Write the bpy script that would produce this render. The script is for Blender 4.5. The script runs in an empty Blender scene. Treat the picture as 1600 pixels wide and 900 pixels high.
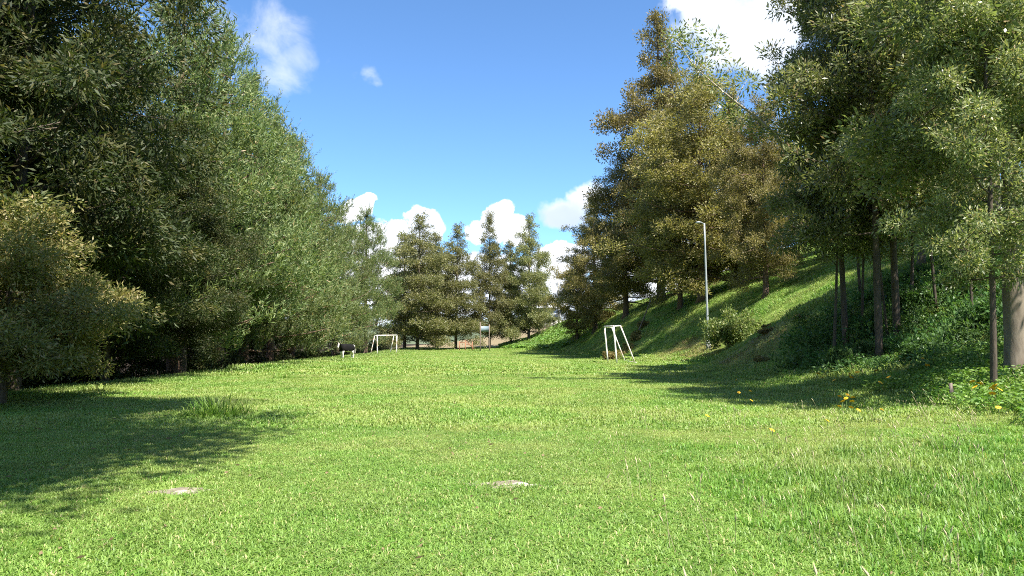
import bpy, math, random
import numpy as np

R = math.radians
scene = bpy.context.scene
col = scene.collection
rng = np.random.default_rng(7)

# ------------------------------------------------------------------ camera
FPX = 1164.0                      # focal length in pixels of the 1600-wide photograph
EYE = 1.55
PITCH = math.atan(83.0 / FPX)
cam_d = bpy.data.cameras.new('camera')
cam_d.sensor_width = 36.0
cam_d.lens = 36.0 * FPX / 1600.0
cam_d.clip_start = 0.05
cam_d.clip_end = 6000
cam = bpy.data.objects.new('camera', cam_d)
cam.location = (0, 0, EYE)
cam.rotation_euler = (R(90) + PITCH, 0, 0)
col.objects.link(cam)
scene.camera = cam

# ------------------------------------------------------------------ light and exposure
SUN_TO = np.array([0.40, -0.50, 1.0])
SUN_TO /= np.linalg.norm(SUN_TO)
SUN_EL = math.asin(SUN_TO[2])
SUN_AZ = math.atan2(SUN_TO[0], SUN_TO[1])
sun_d = bpy.data.lights.new('sun', 'SUN')
sun_d.energy = 4.8
sun_d.angle = R(0.55)
sun_d.color = (1.0, 0.945, 0.86)
sun = bpy.data.objects.new('sun', sun_d)
sun.rotation_euler = (R(90) - SUN_EL, 0, math.atan2(SUN_TO[1], SUN_TO[0]) + R(90))
sun.location = (20, -40, 80)
col.objects.link(sun)

scene.view_settings.view_transform = 'Standard'
scene.view_settings.look = 'None'
scene.view_settings.gamma = 1.0
scene.view_settings.use_curve_mapping = False
scene.view_settings.exposure = 1.55
scene.cycles.use_denoising = False
scene.cycles.filter_width = 1.0
scene.cycles.max_bounces = 6
scene.cycles.diffuse_bounces = 3
scene.cycles.transmission_bounces = 4
scene.cycles.glossy_bounces = 2


# ------------------------------------------------------------------ picture <-> place
def ray(px, py):
    u = (px - 800) / FPX
    v = (450 - py) / FPX
    return np.array([u, math.cos(PITCH) - math.sin(PITCH) * v, math.sin(PITCH) + math.cos(PITCH) * v])


def P(px, py, d):
    """the point at distance d (along the view axis on the ground) seen at a pixel of the photograph"""
    r = ray(px, py)
    return np.array([0, 0, EYE]) + r * d / r[1]


def azel(px, py):
    r = ray(px, py)
    r = r / np.linalg.norm(r)
    return math.atan2(r[0], r[1]), math.asin(r[2])


# ------------------------------------------------------------------ node helpers
class NT:
    def __init__(self, tree):
        self.t = tree
        self.t.nodes.clear()

    def n(self, typ, **kw):
        nd = self.t.nodes.new(typ)
        for k, v in kw.items():
            setattr(nd, k, v)
        return nd

    def put(self, sock, v):
        if isinstance(v, bpy.types.NodeSocket):
            self.t.links.new(v, sock)
        else:
            sock.default_value = v

    def math(self, op, a, b=0.0, c=None, clamp=False):
        nd = self.n('ShaderNodeMath', operation=op, use_clamp=clamp)
        self.put(nd.inputs[0], a)
        self.put(nd.inputs[1], b)
        if c is not None:
            self.put(nd.inputs[2], c)
        return nd.outputs[0]

    def sstep(self, x, lo, hi, a=0.0, b=1.0):
        nd = self.n('ShaderNodeMapRange', interpolation_type='SMOOTHSTEP')
        for i, v in enumerate((x, lo, hi, a, b)):
            self.put(nd.inputs[i], v)
        return nd.outputs[0]

    def noise(self, vec, scale, detail=3.0, rough=0.5, dist=0.0, out=0):
        nd = self.n('ShaderNodeTexNoise')
        if vec is not None:
            self.put(nd.inputs['Vector'], vec)
        nd.inputs['Scale'].default_value = scale
        nd.inputs['Detail'].default_value = detail
        nd.inputs['Roughness'].default_value = rough
        nd.inputs['Distortion'].default_value = dist
        return nd.outputs[out]

    def mix(self, f, a, b, blend='MIX'):
        nd = self.n('ShaderNodeMix', data_type='RGBA', blend_type=blend)
        self.put(nd.inputs['Factor'], f)
        for s, v in ((nd.inputs[6], a), (nd.inputs[7], b)):
            if isinstance(v, bpy.types.NodeSocket):
                self.t.links.new(v, s)
            else:
                s.default_value = tuple(v) + ((1.0,) if len(v) == 3 else ())
        return nd.outputs[2]

    def ramp(self, f, stops, interp='LINEAR'):
        nd = self.n('ShaderNodeValToRGB')
        cr = nd.color_ramp
        cr.interpolation = interp
        while len(cr.elements) < len(stops):
            cr.elements.new(0.5)
        for e, (p, c) in zip(cr.elements, stops):
            e.position = p
            e.color = tuple(c) + (1.0,)
        self.put(nd.inputs[0], f)
        return nd.outputs[0]


def new_mat(name):
    m = bpy.data.materials.new(name)
    m.use_nodes = True
    return m, NT(m.node_tree)


# ------------------------------------------------------------------ sky with clouds
world = bpy.data.worlds.new('World')
scene.world = world
world.use_nodes = True
w = NT(world.node_tree)
sky = w.n('ShaderNodeTexSky', sky_type='NISHITA')
sky.sun_disc = False
sky.sun_elevation = SUN_EL
sky.sun_rotation = SUN_AZ
sky.altitude = 2600
sky.air_density = 1.0
sky.dust_density = 0.25
sky.ozone_density = 3.0
tc = w.n('ShaderNodeTexCoord')
sep = w.n('ShaderNodeSeparateXYZ')
w.put(sep.inputs[0], tc.outputs['Generated'])
az = w.math('ARCTAN2', sep.outputs[0], sep.outputs[1])
el = w.math('ARCSINE', sep.outputs[2])
comb = w.n('ShaderNodeCombineXYZ')
w.put(comb.inputs[0], az)
w.put(comb.inputs[1], el)
dirv = tc.outputs['Generated']
warp = w.noise(dirv, 9.0, 5, 0.6, out=1)
wsep = w.n('ShaderNodeSeparateXYZ')
w.put(wsep.inputs[0], warp)
azw = w.math('MULTIPLY_ADD', w.math('SUBTRACT', wsep.outputs[0], 0.5), 0.10, az)
elw = w.math('MULTIPLY_ADD', w.math('SUBTRACT', wsep.outputs[1], 0.5), 0.08, el)
fine = w.noise(dirv, 26.0, 6, 0.62)
finer = w.noise(dirv, 14.0, 6, 0.6, 0.4)


def blobs(items):
    acc = None
    for (px, py, rx, ry, amp) in items:
        a0, e0 = azel(px, py)
        dx = w.math('MULTIPLY', w.math('SUBTRACT', azw, a0), FPX / rx)
        de = w.math('MULTIPLY', w.math('SUBTRACT', elw, e0), FPX / ry)
        s = w.math('SUBTRACT', amp, w.math('ADD', w.math('MULTIPLY', dx, dx), w.math('MULTIPLY', de, de)))
        acc = s if acc is None else w.math('MAXIMUM', acc, s)
    return acc


puffs = blobs([(577, 326, 24, 18, 1), (550, 342, 30, 20, 1), (683, 350, 29, 28, 1), (650, 378, 34, 20, 1), (781, 350, 24, 36, 1),
               (752, 372, 22, 26, 1), (810, 372, 26, 26, 1), (878, 408, 46, 24, 1), (850, 440, 70, 30, 1), (720, 440, 140, 40, 1),
               (560, 420, 120, 60, 1), (1060, 420, 150, 50, 1)])
d_puff = w.sstep(w.math('MULTIPLY_ADD', w.math('SUBTRACT', fine, 0.5), 1.9, puffs), 0.02, 0.30)
soft = blobs([(1140, 34, 100, 74, 1), (1200, 48, 80, 80, 1), (1075, -8, 60, 30, .9), (1260, -10, 160, 70, 1),
              (902, 338, 62, 34, .75), (936, 308, 40, 30, .7)])
d_soft = w.sstep(w.math('MULTIPLY_ADD', w.math('SUBTRACT', finer, 0.5), 2.2, soft), 0.0, 0.75)
thin = blobs([(418, 40, 62, 50, .8), (455, 88, 40, 40, .8), (432, 125, 62, 40, .9), (372, 70, 60, 70, .7), (352, 8, 40, 30, .8),
              (509, 94, 20, 14, .45), (579, 121, 16, 16, .5), (552, 121, 22, 12, .3)])
d_thin = w.math('MULTIPLY', w.sstep(w.math('MULTIPLY_ADD', w.math('SUBTRACT', finer, 0.5), 4.2, thin), 0.05, 1.9), 0.52)
# the rest of the sky: the same broken cumulus, away from the open blue middle
gen = w.noise(dirv, 3.2, 6, 0.58, 0.3)
away = w.math('MAXIMUM', w.sstep(w.math('ABSOLUTE', az), 0.50, 0.80), w.sstep(el, 0.50, 0.75))
d_gen = w.math('MULTIPLY', w.sstep(gen, 0.52, 0.64), away)
low = w.math('MULTIPLY', w.sstep(w.math('MULTIPLY_ADD', w.math('SUBTRACT', finer, 0.5), 0.10, el), 0.10, 0.05), 0.85)
dens = w.math('MAXIMUM', w.math('MAXIMUM', d_puff, d_soft), w.math('MAXIMUM', d_thin, w.math('MAXIMUM', d_gen, low)))
shade = w.noise(dirv, 7.0, 4, 0.55)
greyblob = w.sstep(blobs([(900, 345, 75, 45, 1)]), 0.0, 0.9)
cl_col = w.mix(w.sstep(shade, 0.35, 0.65), (4.1, 4.5, 5.2), (5.9, 6.0, 6.2))
cl_col = w.mix(w.math('MULTIPLY', greyblob, 0.8), cl_col, (2.7, 3.3, 4.5))
tint = w.mix(1.0, sky.outputs[0], (0.80, 1.03, 1.16), 'MULTIPLY')
skyc = w.mix(dens, tint, cl_col)
bg = w.n('ShaderNodeBackground')
bg.inputs['Strength'].default_value = 0.085
w.put(bg.inputs['Color'], skyc)
wo = w.n('ShaderNodeOutputWorld')
w.put(wo.inputs['Surface'], bg.outputs[0])


# ------------------------------------------------------------------ terrain height
def smooth(x, a, b):
    t = np.clip((x - a) / (b - a), 0, 1)
    return t * t * (3 - 2 * t)


PROF = [
    (-12, [(5, 0), (9, .6), (13, 1.5), (20, 4.5), (35, 11), (60, 20), (100, 25)]),
    (4, [(3.0, 0), (5, .12), (8, .42), (12, 1.0), (16, 2.4), (24, 6), (36, 12), (60, 21), (100, 26)]),
    (10, [(4.5, 0), (7, .18), (10, .5), (13, 1.15), (20, 4.7), (35, 12.5), (60, 22), (100, 26)]),
    (17, [(7, 0), (9, .25), (11.5, .75), (14, 1.6), (20, 5), (35, 13), (60, 22), (100, 26)]),
    (26, [(7.8, 0), (10, .45), (12.2, 1.25), (15, 3.0), (19, 5.2), (35, 13), (60, 22), (100, 26)]),
    (32, [(8.6, 0), (10.3, 1.15), (13.0, 3.1), (16, 4.2), (20, 5.9), (35, 13), (60, 22), (100, 26)]),
    (37, [(9.6, 0), (11.2, 1.2), (13.8, 2.9), (17, 4.4), (20, 6.0), (35, 13), (60, 22), (100, 26)]),
    (43, [(10.2, 0.1), (12.0, .6), (14, 1.5), (18, 4.6), (21, 6.3), (35, 13.5), (60, 22), (100, 26)]),
    (50, [(9.6, 0.1), (12.4, 1.0), (14, 2.2), (17, 4.6), (21, 6.6), (35, 13.5), (60, 22), (100, 26)]),
    (62, [(8.8, 0), (11, 1.5), (13.5, 3.7), (15, 4.5), (20, 7), (35, 14), (60, 22), (100, 26)]),
    (78, [(8.0, 0), (10, 2.1), (11.5, 3.9), (15, 5.9), (20, 8.5), (35, 15), (60, 22), (100, 26)]),
    (98, [(6.6, .1), (8.5, 1.6), (12, 4.3), (20, 8), (35, 14), (60, 20), (100, 24)]),
    (112, [(-1, .15), (3, 1.2), (8, 3.7), (13, 6), (20, 8), (35, 13), (60, 18), (100, 22)]),
    (125, [(-8, .2), (-2, .6), (3, 1.9), (8, 4.0), (13, 5.6), (20, 7), (60, 12), (100, 14)]),
    (145, [(-25, .3), (-14, 1.1), (-5, 2.4), (0, 3.4), (6, 4.9), (12, 6.2), (20, 7), (60, 9), (100, 9)]),
    (180, [(-25, -1), (-14, .3), (-5, 1.8), (0, 3), (6, 4.6), (12, 5.6), (20, 6), (60, 7), (100, 7)]),
    (300, [(-25, -4), (100, 0)]),
    (6000, [(-25, -6), (100, -6)]),
]
_PX = np.concatenate([np.arange(-30, 40, 0.5), np.arange(40, 104, 4)])
_PD = np.array([p[0] for p in PROF], float)
_PZ = np.stack([np.interp(_PX, [a for a, b in pts], [b for a, b in pts]) for _, pts in PROF])
_PZ = np.where(_PZ > 5, 5 + (_PZ - 5) * .82, _PZ)
_k = np.ones(5) / 5
for _r in range(len(_PZ)):
    _pad = np.pad(_PZ[_r], 2, mode='edge')
    _PZ[_r] = np.convolve(_pad, _k, 'valid')


def bump(x, y):
    return (np.sin(x * 0.9 + 1.3 * np.sin(y * 0.31)) * np.sin(y * 0.55 + 0.7 * np.sin(x * 0.43)) * 0.5 +
            np.sin(x * 2.3 + y * 0.7) * np.sin(y * 1.9 - x * 0.8) * 0.25)


def height(x, y):
    x = np.atleast_1d(np.asarray(x, float))
    y = np.atleast_1d(np.asarray(y, float))
    i = np.clip(np.searchsorted(_PD, y) - 1, 0, len(_PD) - 2)
    t = np.clip((y - _PD[i]) / (_PD[i + 1] - _PD[i]), 0, 1)
    t = np.where(y < 120, t * t * (3 - 2 * t) * 0.6 + t * 0.4, t)
    xi = np.clip(np.interp(x, _PX, np.arange(len(_PX))), 0, len(_PX) - 1.001)
    x0 = xi.astype(int)
    f = xi - x0
    za = _PZ[i, x0] * (1 - f) + _PZ[i, x0 + 1] * f
    zb = _PZ[i + 1, x0] * (1 - f) + _PZ[i + 1, x0 + 1] * f
    z = za * (1 - t) + zb * t
    z = z + 0.22 * smooth(y, 84, 116) * (1 - smooth(y, 118, 135))
    # the bank behind the left tree row falls away
    edge = -14.6 - 1.6 * smooth(y, 45, 70)
    z = z - 2.2 * smooth(edge - x, 0.0, 6.0) * (1 - smooth(y, 100, 130))
    amp = 0.02 + 0.10 * smooth(z, 0.3, 2.5)
    z = z + bump(x, y) * amp * (1 - smooth(np.abs(x), 60, 120))
    return z


def hz(x, y):
    return float(height(x, y)[0])


def at(px, d):
    """the ground point at distance d that stands in the photograph's column px"""
    z = 0.0
    x = 0.0
    for _ in range(6):
        cy = d * math.cos(PITCH) + (z - EYE) * math.sin(PITCH)
        x = (px - 800) / FPX * cy
        z = hz(x, d)
    return x, d, z


def hit(px, py, dmax=200):
    """where the ray of a pixel first meets the ground"""
    r = ray(px, py)
    d = 3.0
    while d < dmax:
        p = np.array([0, 0, EYE]) + r * d / r[1]
        if p[2] <= hz(p[0], p[1]):
            return p[0], p[1], hz(p[0], p[1])
        d += 0.1
    return at(px, dmax)


# ------------------------------------------------------------------ mesh helpers
def mesh_np(name, verts, quads=None, tris=None, mats=(), smooth_shade=False, midx=None):
    me = bpy.data.meshes.new(name)
    verts = np.asarray(verts, np.float32).reshape(-1, 3)
    q = np.zeros((0, 4), np.int32) if quads is None else np.asarray(quads, np.int32).reshape(-1, 4)
    t = np.zeros((0, 3), np.int32) if tris is None else np.asarray(tris, np.int32).reshape(-1, 3)
    me.vertices.add(len(verts))
    me.vertices.foreach_set('co', verts.ravel())
    me.loops.add(q.size + t.size)
    me.loops.foreach_set('vertex_index', np.concatenate([q.ravel(), t.ravel()]).astype(np.int32))
    me.polygons.add(len(q) + len(t))
    st = np.concatenate([np.arange(len(q)) * 4, len(q) * 4 + np.arange(len(t)) * 3]).astype(np.int32)
    me.polygons.foreach_set('loop_start', st)
    if midx is not None:
        me.polygons.foreach_set('material_index', np.asarray(midx, np.int32))
    if smooth_shade:
        me.polygons.foreach_set('use_smooth', np.ones(len(q) + len(t), bool))
    for m in mats:
        me.materials.append(m)
    me.update(calc_edges=True)
    me.validate()
    return me


class MB:
    """collects tubes, boxes and sheets for ONE mesh"""
    def __init__(self):
        self.v, self.q, self.t, self.n = [], [], [], 0

    def add(self, v, q=None, t=None):
        v = np.asarray(v, float).reshape(-1, 3)
        if q is not None and len(q):
            self.q.append(np.asarray(q, int).reshape(-1, 4) + self.n)
        if t is not None and len(t):
            self.t.append(np.asarray(t, int).reshape(-1, 3) + self.n)
        self.v.append(v)
        self.n += len(v)
        return self

    def tube(self, path, rad, sides=8, rough=0.0, rs=None, cap=True):
        p = np.asarray(path, float)
        n = len(p)
        rad = np.broadcast_to(np.asarray(rad, float), (n,))
        tg = np.gradient(p, axis=0)
        tg /= np.linalg.norm(tg, axis=1)[:, None] + 1e-9
        ref = np.array([0.31, 0.95, 0.02]) if abs(tg[0][2]) > 0.8 else np.array([0, 0, 1.0])
        a = np.cross(tg, ref)
        a /= np.linalg.norm(a, axis=1)[:, None] + 1e-9
        b = np.cross(tg, a)
        th = np.arange(sides) * 2 * math.pi / sides
        rr = rad[:, None] * np.ones((n, sides))
        if rough:
            rr = rr * (1 + (rs or rng).uniform(-rough, rough, (n, sides)))
        v = p[:, None, :] + (np.cos(th)[None, :, None] * a[:, None, :] + np.sin(th)[None, :, None] * b[:, None, :]) * rr[:, :, None]
        i = np.arange(n - 1)[:, None] * sides
        j = np.arange(sides)[None, :]
        k = (np.arange(sides)[None, :] + 1) % sides
        q = np.stack([i + j, i + k, i + sides + k, i + sides + j], -1).reshape(-1, 4)
        vv = v.reshape(-1, 3)
        t = []
        if cap:
            vv = np.concatenate([vv, p[:1], p[-1:]])
            c0, c1 = n * sides, n * sides + 1
            t = [(c0, (s + 1) % sides, s) for s in range(sides)] + [(c1, (n - 1) * sides + s, (n - 1) * sides + (s + 1) % sides) for s in range(sides)]
        return self.add(vv, q, t)

    def box(self, c, s, rot=0.0):
        x, y, z = np.asarray(s) / 2.0
        v = np.array([(i * x, j * y, k * z) for i in (-1, 1) for j in (-1, 1) for k in (-1, 1)])
        cr, sr = math.cos(rot), math.sin(rot)
        v = np.stack([v[:, 0] * cr - v[:, 1] * sr, v[:, 0] * sr + v[:, 1] * cr, v[:, 2]], 1) + np.asarray(c)
        return self.add(v, [(0, 1, 3, 2), (4, 6, 7, 5), (0, 4, 5, 1), (2, 3, 7, 6), (0, 2, 6, 4), (1, 5, 7, 3)])

    def mesh(self, name, mats, smooth_shade=True):
        v = np.concatenate(self.v)
        q = np.concatenate(self.q) if self.q else None
        t = np.concatenate(self.t) if self.t else None
        return mesh_np(name, v, q, t, mats if isinstance(mats, (list, tuple)) else [mats], smooth_shade)


def obj(name, me, parent=None, loc=None, rot=None, scale=None):
    o = bpy.data.objects.new(name, me)
    col.objects.link(o)
    if parent is not None:
        o.parent = parent
    if loc is not None:
        o.location = loc
    if rot is not None:
        o.rotation_euler = rot
    if scale is not None:
        o.scale = scale if hasattr(scale, '__len__') else (scale,) * 3
    return o


def tag(o, label=None, cat=None, group=None, kind=None):
    for k, v in (('label', label), ('category', cat), ('group', group), ('kind', kind)):
        if v:
            o[k] = v
    return o


def thing(name, label, cat, loc=(0, 0, 0), rz=0.0, group=None, scale=1.0):
    return tag(obj(name, None, None, loc, (0, 0, rz), scale), label, cat, group)


# ------------------------------------------------------------------ materials
def leaf_mat(name, stops, transl=0.32, rough=0.5, patch=None, tcol=1.5):
    """leaf colour per leaf, with broad drifts of new growth through the crown"""
    m, t = new_mat(name)
    geo = t.n('ShaderNodeNewGeometry')
    oi = t.n('ShaderNodeObjectInfo')
    c = t.ramp(geo.outputs['Random Per Island'], stops)
    if patch:
        tco = t.n('ShaderNodeTexCoord')
        nz = t.noise(tco.outputs['Object'], 0.9, 3, 0.6)
        c = t.mix(t.math('MULTIPLY', t.sstep(nz, 0.52, 0.68), 0.75), c, patch)
    hsv = t.n('ShaderNodeHueSaturation')
    t.put(hsv.inputs['Color'], c)
    t.put(hsv.inputs['Hue'], t.math('MULTIPLY_ADD', oi.outputs['Random'], 0.024, 0.488))
    t.put(hsv.inputs['Value'], t.math('MULTIPLY_ADD', oi.outputs['Random'], 0.3, 0.85))
    c = hsv.outputs[0]
    p = t.n('ShaderNodeBsdfPrincipled')
    t.put(p.inputs['Base Color'], c)
    p.inputs['Roughness'].default_value = rough
    p.inputs['Specular IOR Level'].default_value = 0.35
    tr = t.n('ShaderNodeBsdfTranslucent')
    t.put(tr.inputs['Color'], t.mix(1.0, c, (tcol, tcol * 1.05, tcol * 0.55), 'MULTIPLY'))
    mx = t.n('ShaderNodeMixShader')
    mx.inputs[0].default_value = transl
    t.put(mx.inputs[1], p.outputs[0])
    t.put(mx.inputs[2], tr.outputs[0])
    o = t.n('ShaderNodeOutputMaterial')
    t.put(o.inputs['Surface'], mx.outputs[0])
    return m


def surf_mat(name, c1, c2, scale=8.0, rough=0.8, bump_s=0.3, stretch=(1, 1, 1), metal=0.0, detail=5, c3=None, s3=1.5):
    m, t = new_mat(name)
    tco = t.n('ShaderNodeTexCoord')
    mp = t.n('ShaderNodeMapping')
    mp.inputs['Scale'].default_value = stretch
    t.put(mp.inputs['Vector'], tco.outputs['Object'])
    nz = t.noise(mp.outputs[0], scale, detail, 0.65)
    c = t.ramp(nz, [(0.3, c1), (0.7, c2)])
    if c3:
        c = t.mix(t.sstep(t.noise(mp.outputs[0], s3, 3), 0.52, 0.62), c, c3)
    p = t.n('ShaderNodeBsdfPrincipled')
    t.put(p.inputs['Base Color'], c)
    p.inputs['Roughness'].default_value = rough
    p.inputs['Metallic'].default_value = metal
    b = t.n('ShaderNodeBump')
    b.inputs['Strength'].default_value = bump_s
    b.inputs['Distance'].default_value = 0.02
    t.put(b.inputs['Height'], nz)
    t.put(p.inputs['Normal'], b.outputs[0])
    o = t.n('ShaderNodeOutputMaterial')
    t.put(o.inputs['Surface'], p.outputs[0])
    return m


M = {}
M['leaf_dark'] = leaf_mat('dark_acacia_leaf', [(0, (.020, .038, .010)), (.6, (.046, .070, .020)), (.9, (.08, .095, .034)), (1, (.16, .13, .055))], patch=(.12, .115, .036), rough=.6)  # dark leaf, lowered further to stand in for shade in the left crowns
M['leaf_lit'] = leaf_mat('sunlit_gold_acacia_leaf', [(0, (.08, .105, .026)), (.5, (.17, .18, .05)), (.85, (.28, .25, .10)), (1, (.38, .27, .14))], patch=(.25, .21, .085))  # sunlight put into the colour: a brighter gold acacia leaf
M['leaf_green'] = leaf_mat('green_acacia_leaf', [(0, (.08, .112, .038)), (.55, (.18, .212, .082)), (.88, (.31, .32, .165)), (1, (.35, .25, .14))], patch=(.24, .245, .105), rough=.34, transl=.36)
M['leaf_olive'] = leaf_mat('olive_acacia_leaf', [(0, (.10, .095, .033)), (.6, (.215, .182, .066)), (1, (.32, .265, .105))], patch=(.185, .18, .062))
M['leaf_far'] = leaf_mat('far_olive_leaf', [(0, (.085, .098, .038)), (.6, (.185, .185, .074)), (1, (.29, .265, .12))], patch=(.175, .20, .075))
M['needle'] = leaf_mat('pine_needle', [(0, (.075, .115, .042)), (.6, (.155, .205, .078)), (.93, (.23, .245, .10)), (1, (.32, .22, .12))], transl=.33, patch=(.175, .21, .07))
M['leaf_shrub'] = leaf_mat('shrub_leaf', [(0, (.08, .14, .035)), (.6, (.16, .22, .06)), (1, (.28, .30, .11))])
M['leaf_under'] = leaf_mat('undergrowth_leaf', [(0, (.035, .085, .022)), (.7, (.075, .155, .038)), (1, (.13, .21, .065))])
M['leaf_cover'] = leaf_mat('ground_cover_leaf', [(0, (.08, .16, .026)), (.7, (.15, .255, .045)), (1, (.23, .33, .08))])
M['bark_dark'] = surf_mat('dark_bark', (.035, .026, .018), (.11, .085, .06), 9, .9, .9, (1, 1, .25))
M['bark_pale'] = surf_mat('pale_bark', (.10, .078, .055), (.23, .19, .14), 6, .85, .7, (1, 1, .35), c3=(.085, .062, .042))
M['bark_red'] = surf_mat('reddish_bark', (.06, .038, .025), (.19, .12, .08), 8, .9, .9, (1, 1, .25))
M['bark_bough'] = surf_mat('bough_bark', (.26, .21, .16), (.44, .38, .30), 6, .8, .4)
M['white_paint'] = surf_mat('chipped_white_paint', (.62, .58, .54), (.80, .78, .74), 5, .5, .1, c3=(.50, .38, .32), s3=2.2)
M['steel'] = surf_mat('galvanised_steel', (.24, .27, .28), (.34, .37, .38), 4, .5, .05)
M['concrete'] = surf_mat('concrete', (.36, .35, .33), (.52, .51, .48), 6, .9, .3)
M['wood'] = surf_mat('weathered_wood', (.10, .078, .06), (.22, .175, .14), 7, .9, .5, (1, 1, .2))
M['wood_red'] = surf_mat('red_brown_wood', (.19, .085, .045), (.34, .16, .09), 7, .85, .4)
M['net'] = surf_mat('blue_grey_board', (.14, .19, .22), (.24, .30, .33), 5, .6, .1)
M['lamp_glass'] = surf_mat('lamp_glass', (.62, .64, .66), (.72, .74, .76), 5, .25, .02)


def grass_mat(name, stops, dry=None, transl=0.35):
    m, t = new_mat(name)
    geo = t.n('ShaderNodeNewGeometry')
    oi = t.n('ShaderNodeObjectInfo')
    c = t.ramp(geo.outputs['Random Per Island'], stops)
    # broad drifts over the field, seen as yellower and greener lawn
    nz = t.noise(geo.outputs['Position'], 0.35, 4, 0.6)
    nz2 = t.noise(geo.outputs['Position'], 1.7, 3, 0.6)
    psp = t.n('ShaderNodeSeparateXYZ')
    t.put(psp.inputs[0], geo.outputs['Position'])
    trod = t.sstep(t.math('MULTIPLY_ADD', nz, 14.0, psp.outputs[1]), 12.0, 22.0, .15, .88)
    c = t.mix(t.math('MULTIPLY', t.sstep(nz, 0.36, 0.62), trod), c, (.28, .335, .10))
    c = t.mix(t.math('MULTIPLY', t.sstep(nz2, 0.52, 0.70), 0.6), c, (.11, .245, .03))
    if dry:
        c = t.mix(t.math('MULTIPLY', t.sstep(geo.outputs['Random Per Island'], 0.93, 0.97), 0.8), c, dry)
    hsv = t.n('ShaderNodeHueSaturation')
    t.put(hsv.inputs['Color'], c)
    t.put(hsv.inputs['Value'], t.math('MULTIPLY_ADD', oi.outputs['Random'], 0.3, 0.85))
    c = hsv.outputs[0]
    p = t.n('ShaderNodeBsdfPrincipled')
    t.put(p.inputs['Base Color'], c)
    p.inputs['Roughness'].default_value = 0.45
    p.inputs['Specular IOR Level'].default_value = 0.3
    tr = t.n('ShaderNodeBsdfTranslucent')
    t.put(tr.inputs['Color'], t.mix(1.0, c, (1.35, 1.4, .8), 'MULTIPLY'))
    mx = t.n('ShaderNodeMixShader')
    mx.inputs[0].default_value = transl
    t.put(mx.inputs[1], p.outputs[0])
    t.put(mx.inputs[2], tr.outputs[0])
    o = t.n('ShaderNodeOutputMaterial')
    t.put(o.inputs['Surface'], mx.outputs[0])
    return m


M['grass'] = grass_mat('lawn_grass', [(0, (.115, .215, .036)), (.5, (.175, .30, .055)), (.9, (.26, .375, .10)), (1, (.33, .42, .14))], dry=(.46, .38, .20))
M['grass_lush'] = grass_mat('lush_grass', [(0, (.085, .20, .026)), (.6, (.14, .28, .042)), (1, (.22, .36, .075))], dry=(.40, .36, .16))

# ground: turf, with litter deepened for shade under the left trees, tan earth at the far end, brown scrub on the cut bank
gm, t = new_mat('ground_turf')
geo = t.n('ShaderNodeNewGeometry')
pos = geo.outputs['Position']
sp = t.n('ShaderNodeSeparateXYZ')
t.put(sp.inputs[0], pos)
n1 = t.noise(pos, 0.5, 5, 0.6)
n2 = t.noise(pos, 7.0, 5, 0.65)
n3 = t.noise(pos, 30.0, 4, 0.7)
turf = t.ramp(t.math('ADD', t.math('MULTIPLY', n2, 0.6), t.math('MULTIPLY', n3, 0.4)),
              [(.32, (.06, .125, .02)), (.5, (.13, .22, .036)), (.68, (.22, .30, .07))])
turf = t.mix(t.math('MULTIPLY', t.sstep(n1, .45, .7), .5), turf, (.21, .27, .06))
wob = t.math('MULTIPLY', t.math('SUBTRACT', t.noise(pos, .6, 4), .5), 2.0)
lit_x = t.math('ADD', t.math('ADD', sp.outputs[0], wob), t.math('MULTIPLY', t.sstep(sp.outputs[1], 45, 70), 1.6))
litter = t.ramp(n2, [(.3, (.018, .014, .009)), (.7, (.05, .036, .023))])  # dark litter, its colour deepened towards the shaded hollow
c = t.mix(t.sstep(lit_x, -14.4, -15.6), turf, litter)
tan = t.ramp(n2, [(.3, (.15, .12, .07)), (.7, (.25, .20, .12))])
far = t.math('ADD', sp.outputs[1], t.math('MULTIPLY', wob, 2.0))
tanmask = t.math('MULTIPLY', t.sstep(far, 122, 126), t.sstep(far, 175, 165))
tanmask = t.math('MULTIPLY', tanmask, t.sstep(sp.outputs[0], -22, -17))
c = t.mix(tanmask, c, tan)
# dry brown strip at the foot of the hill round the lamp post, and on the cut bank
ex = t.math('MULTIPLY', t.math('SUBTRACT', sp.outputs[0], 11.6), 0.40)
ey = t.math('MULTIPLY', t.math('SUBTRACT', sp.outputs[1], 49.0), 0.16)
m1 = t.math('SUBTRACT', 1.0, t.math('ADD', t.math('MULTIPLY', ex, ex), t.math('MULTIPLY', ey, ey)))
ex = t.math('MULTIPLY', t.math('SUBTRACT', sp.outputs[0], 10.6), 0.45)
ey = t.math('MULTIPLY', t.math('SUBTRACT', sp.outputs[1], 33.5), 0.22)
m2 = t.math('SUBTRACT', 1.0, t.math('ADD', t.math('MULTIPLY', ex, ex), t.math('MULTIPLY', ey, ey)))
mm = t.math('ADD', t.math('MAXIMUM', m1, m2), t.math('MULTIPLY', t.math('SUBTRACT', n2, .5), 2.4))
c = t.mix(t.math('MULTIPLY', t.sstep(mm, .2, .9), .8), c, (.20, .135, .07))
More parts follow.
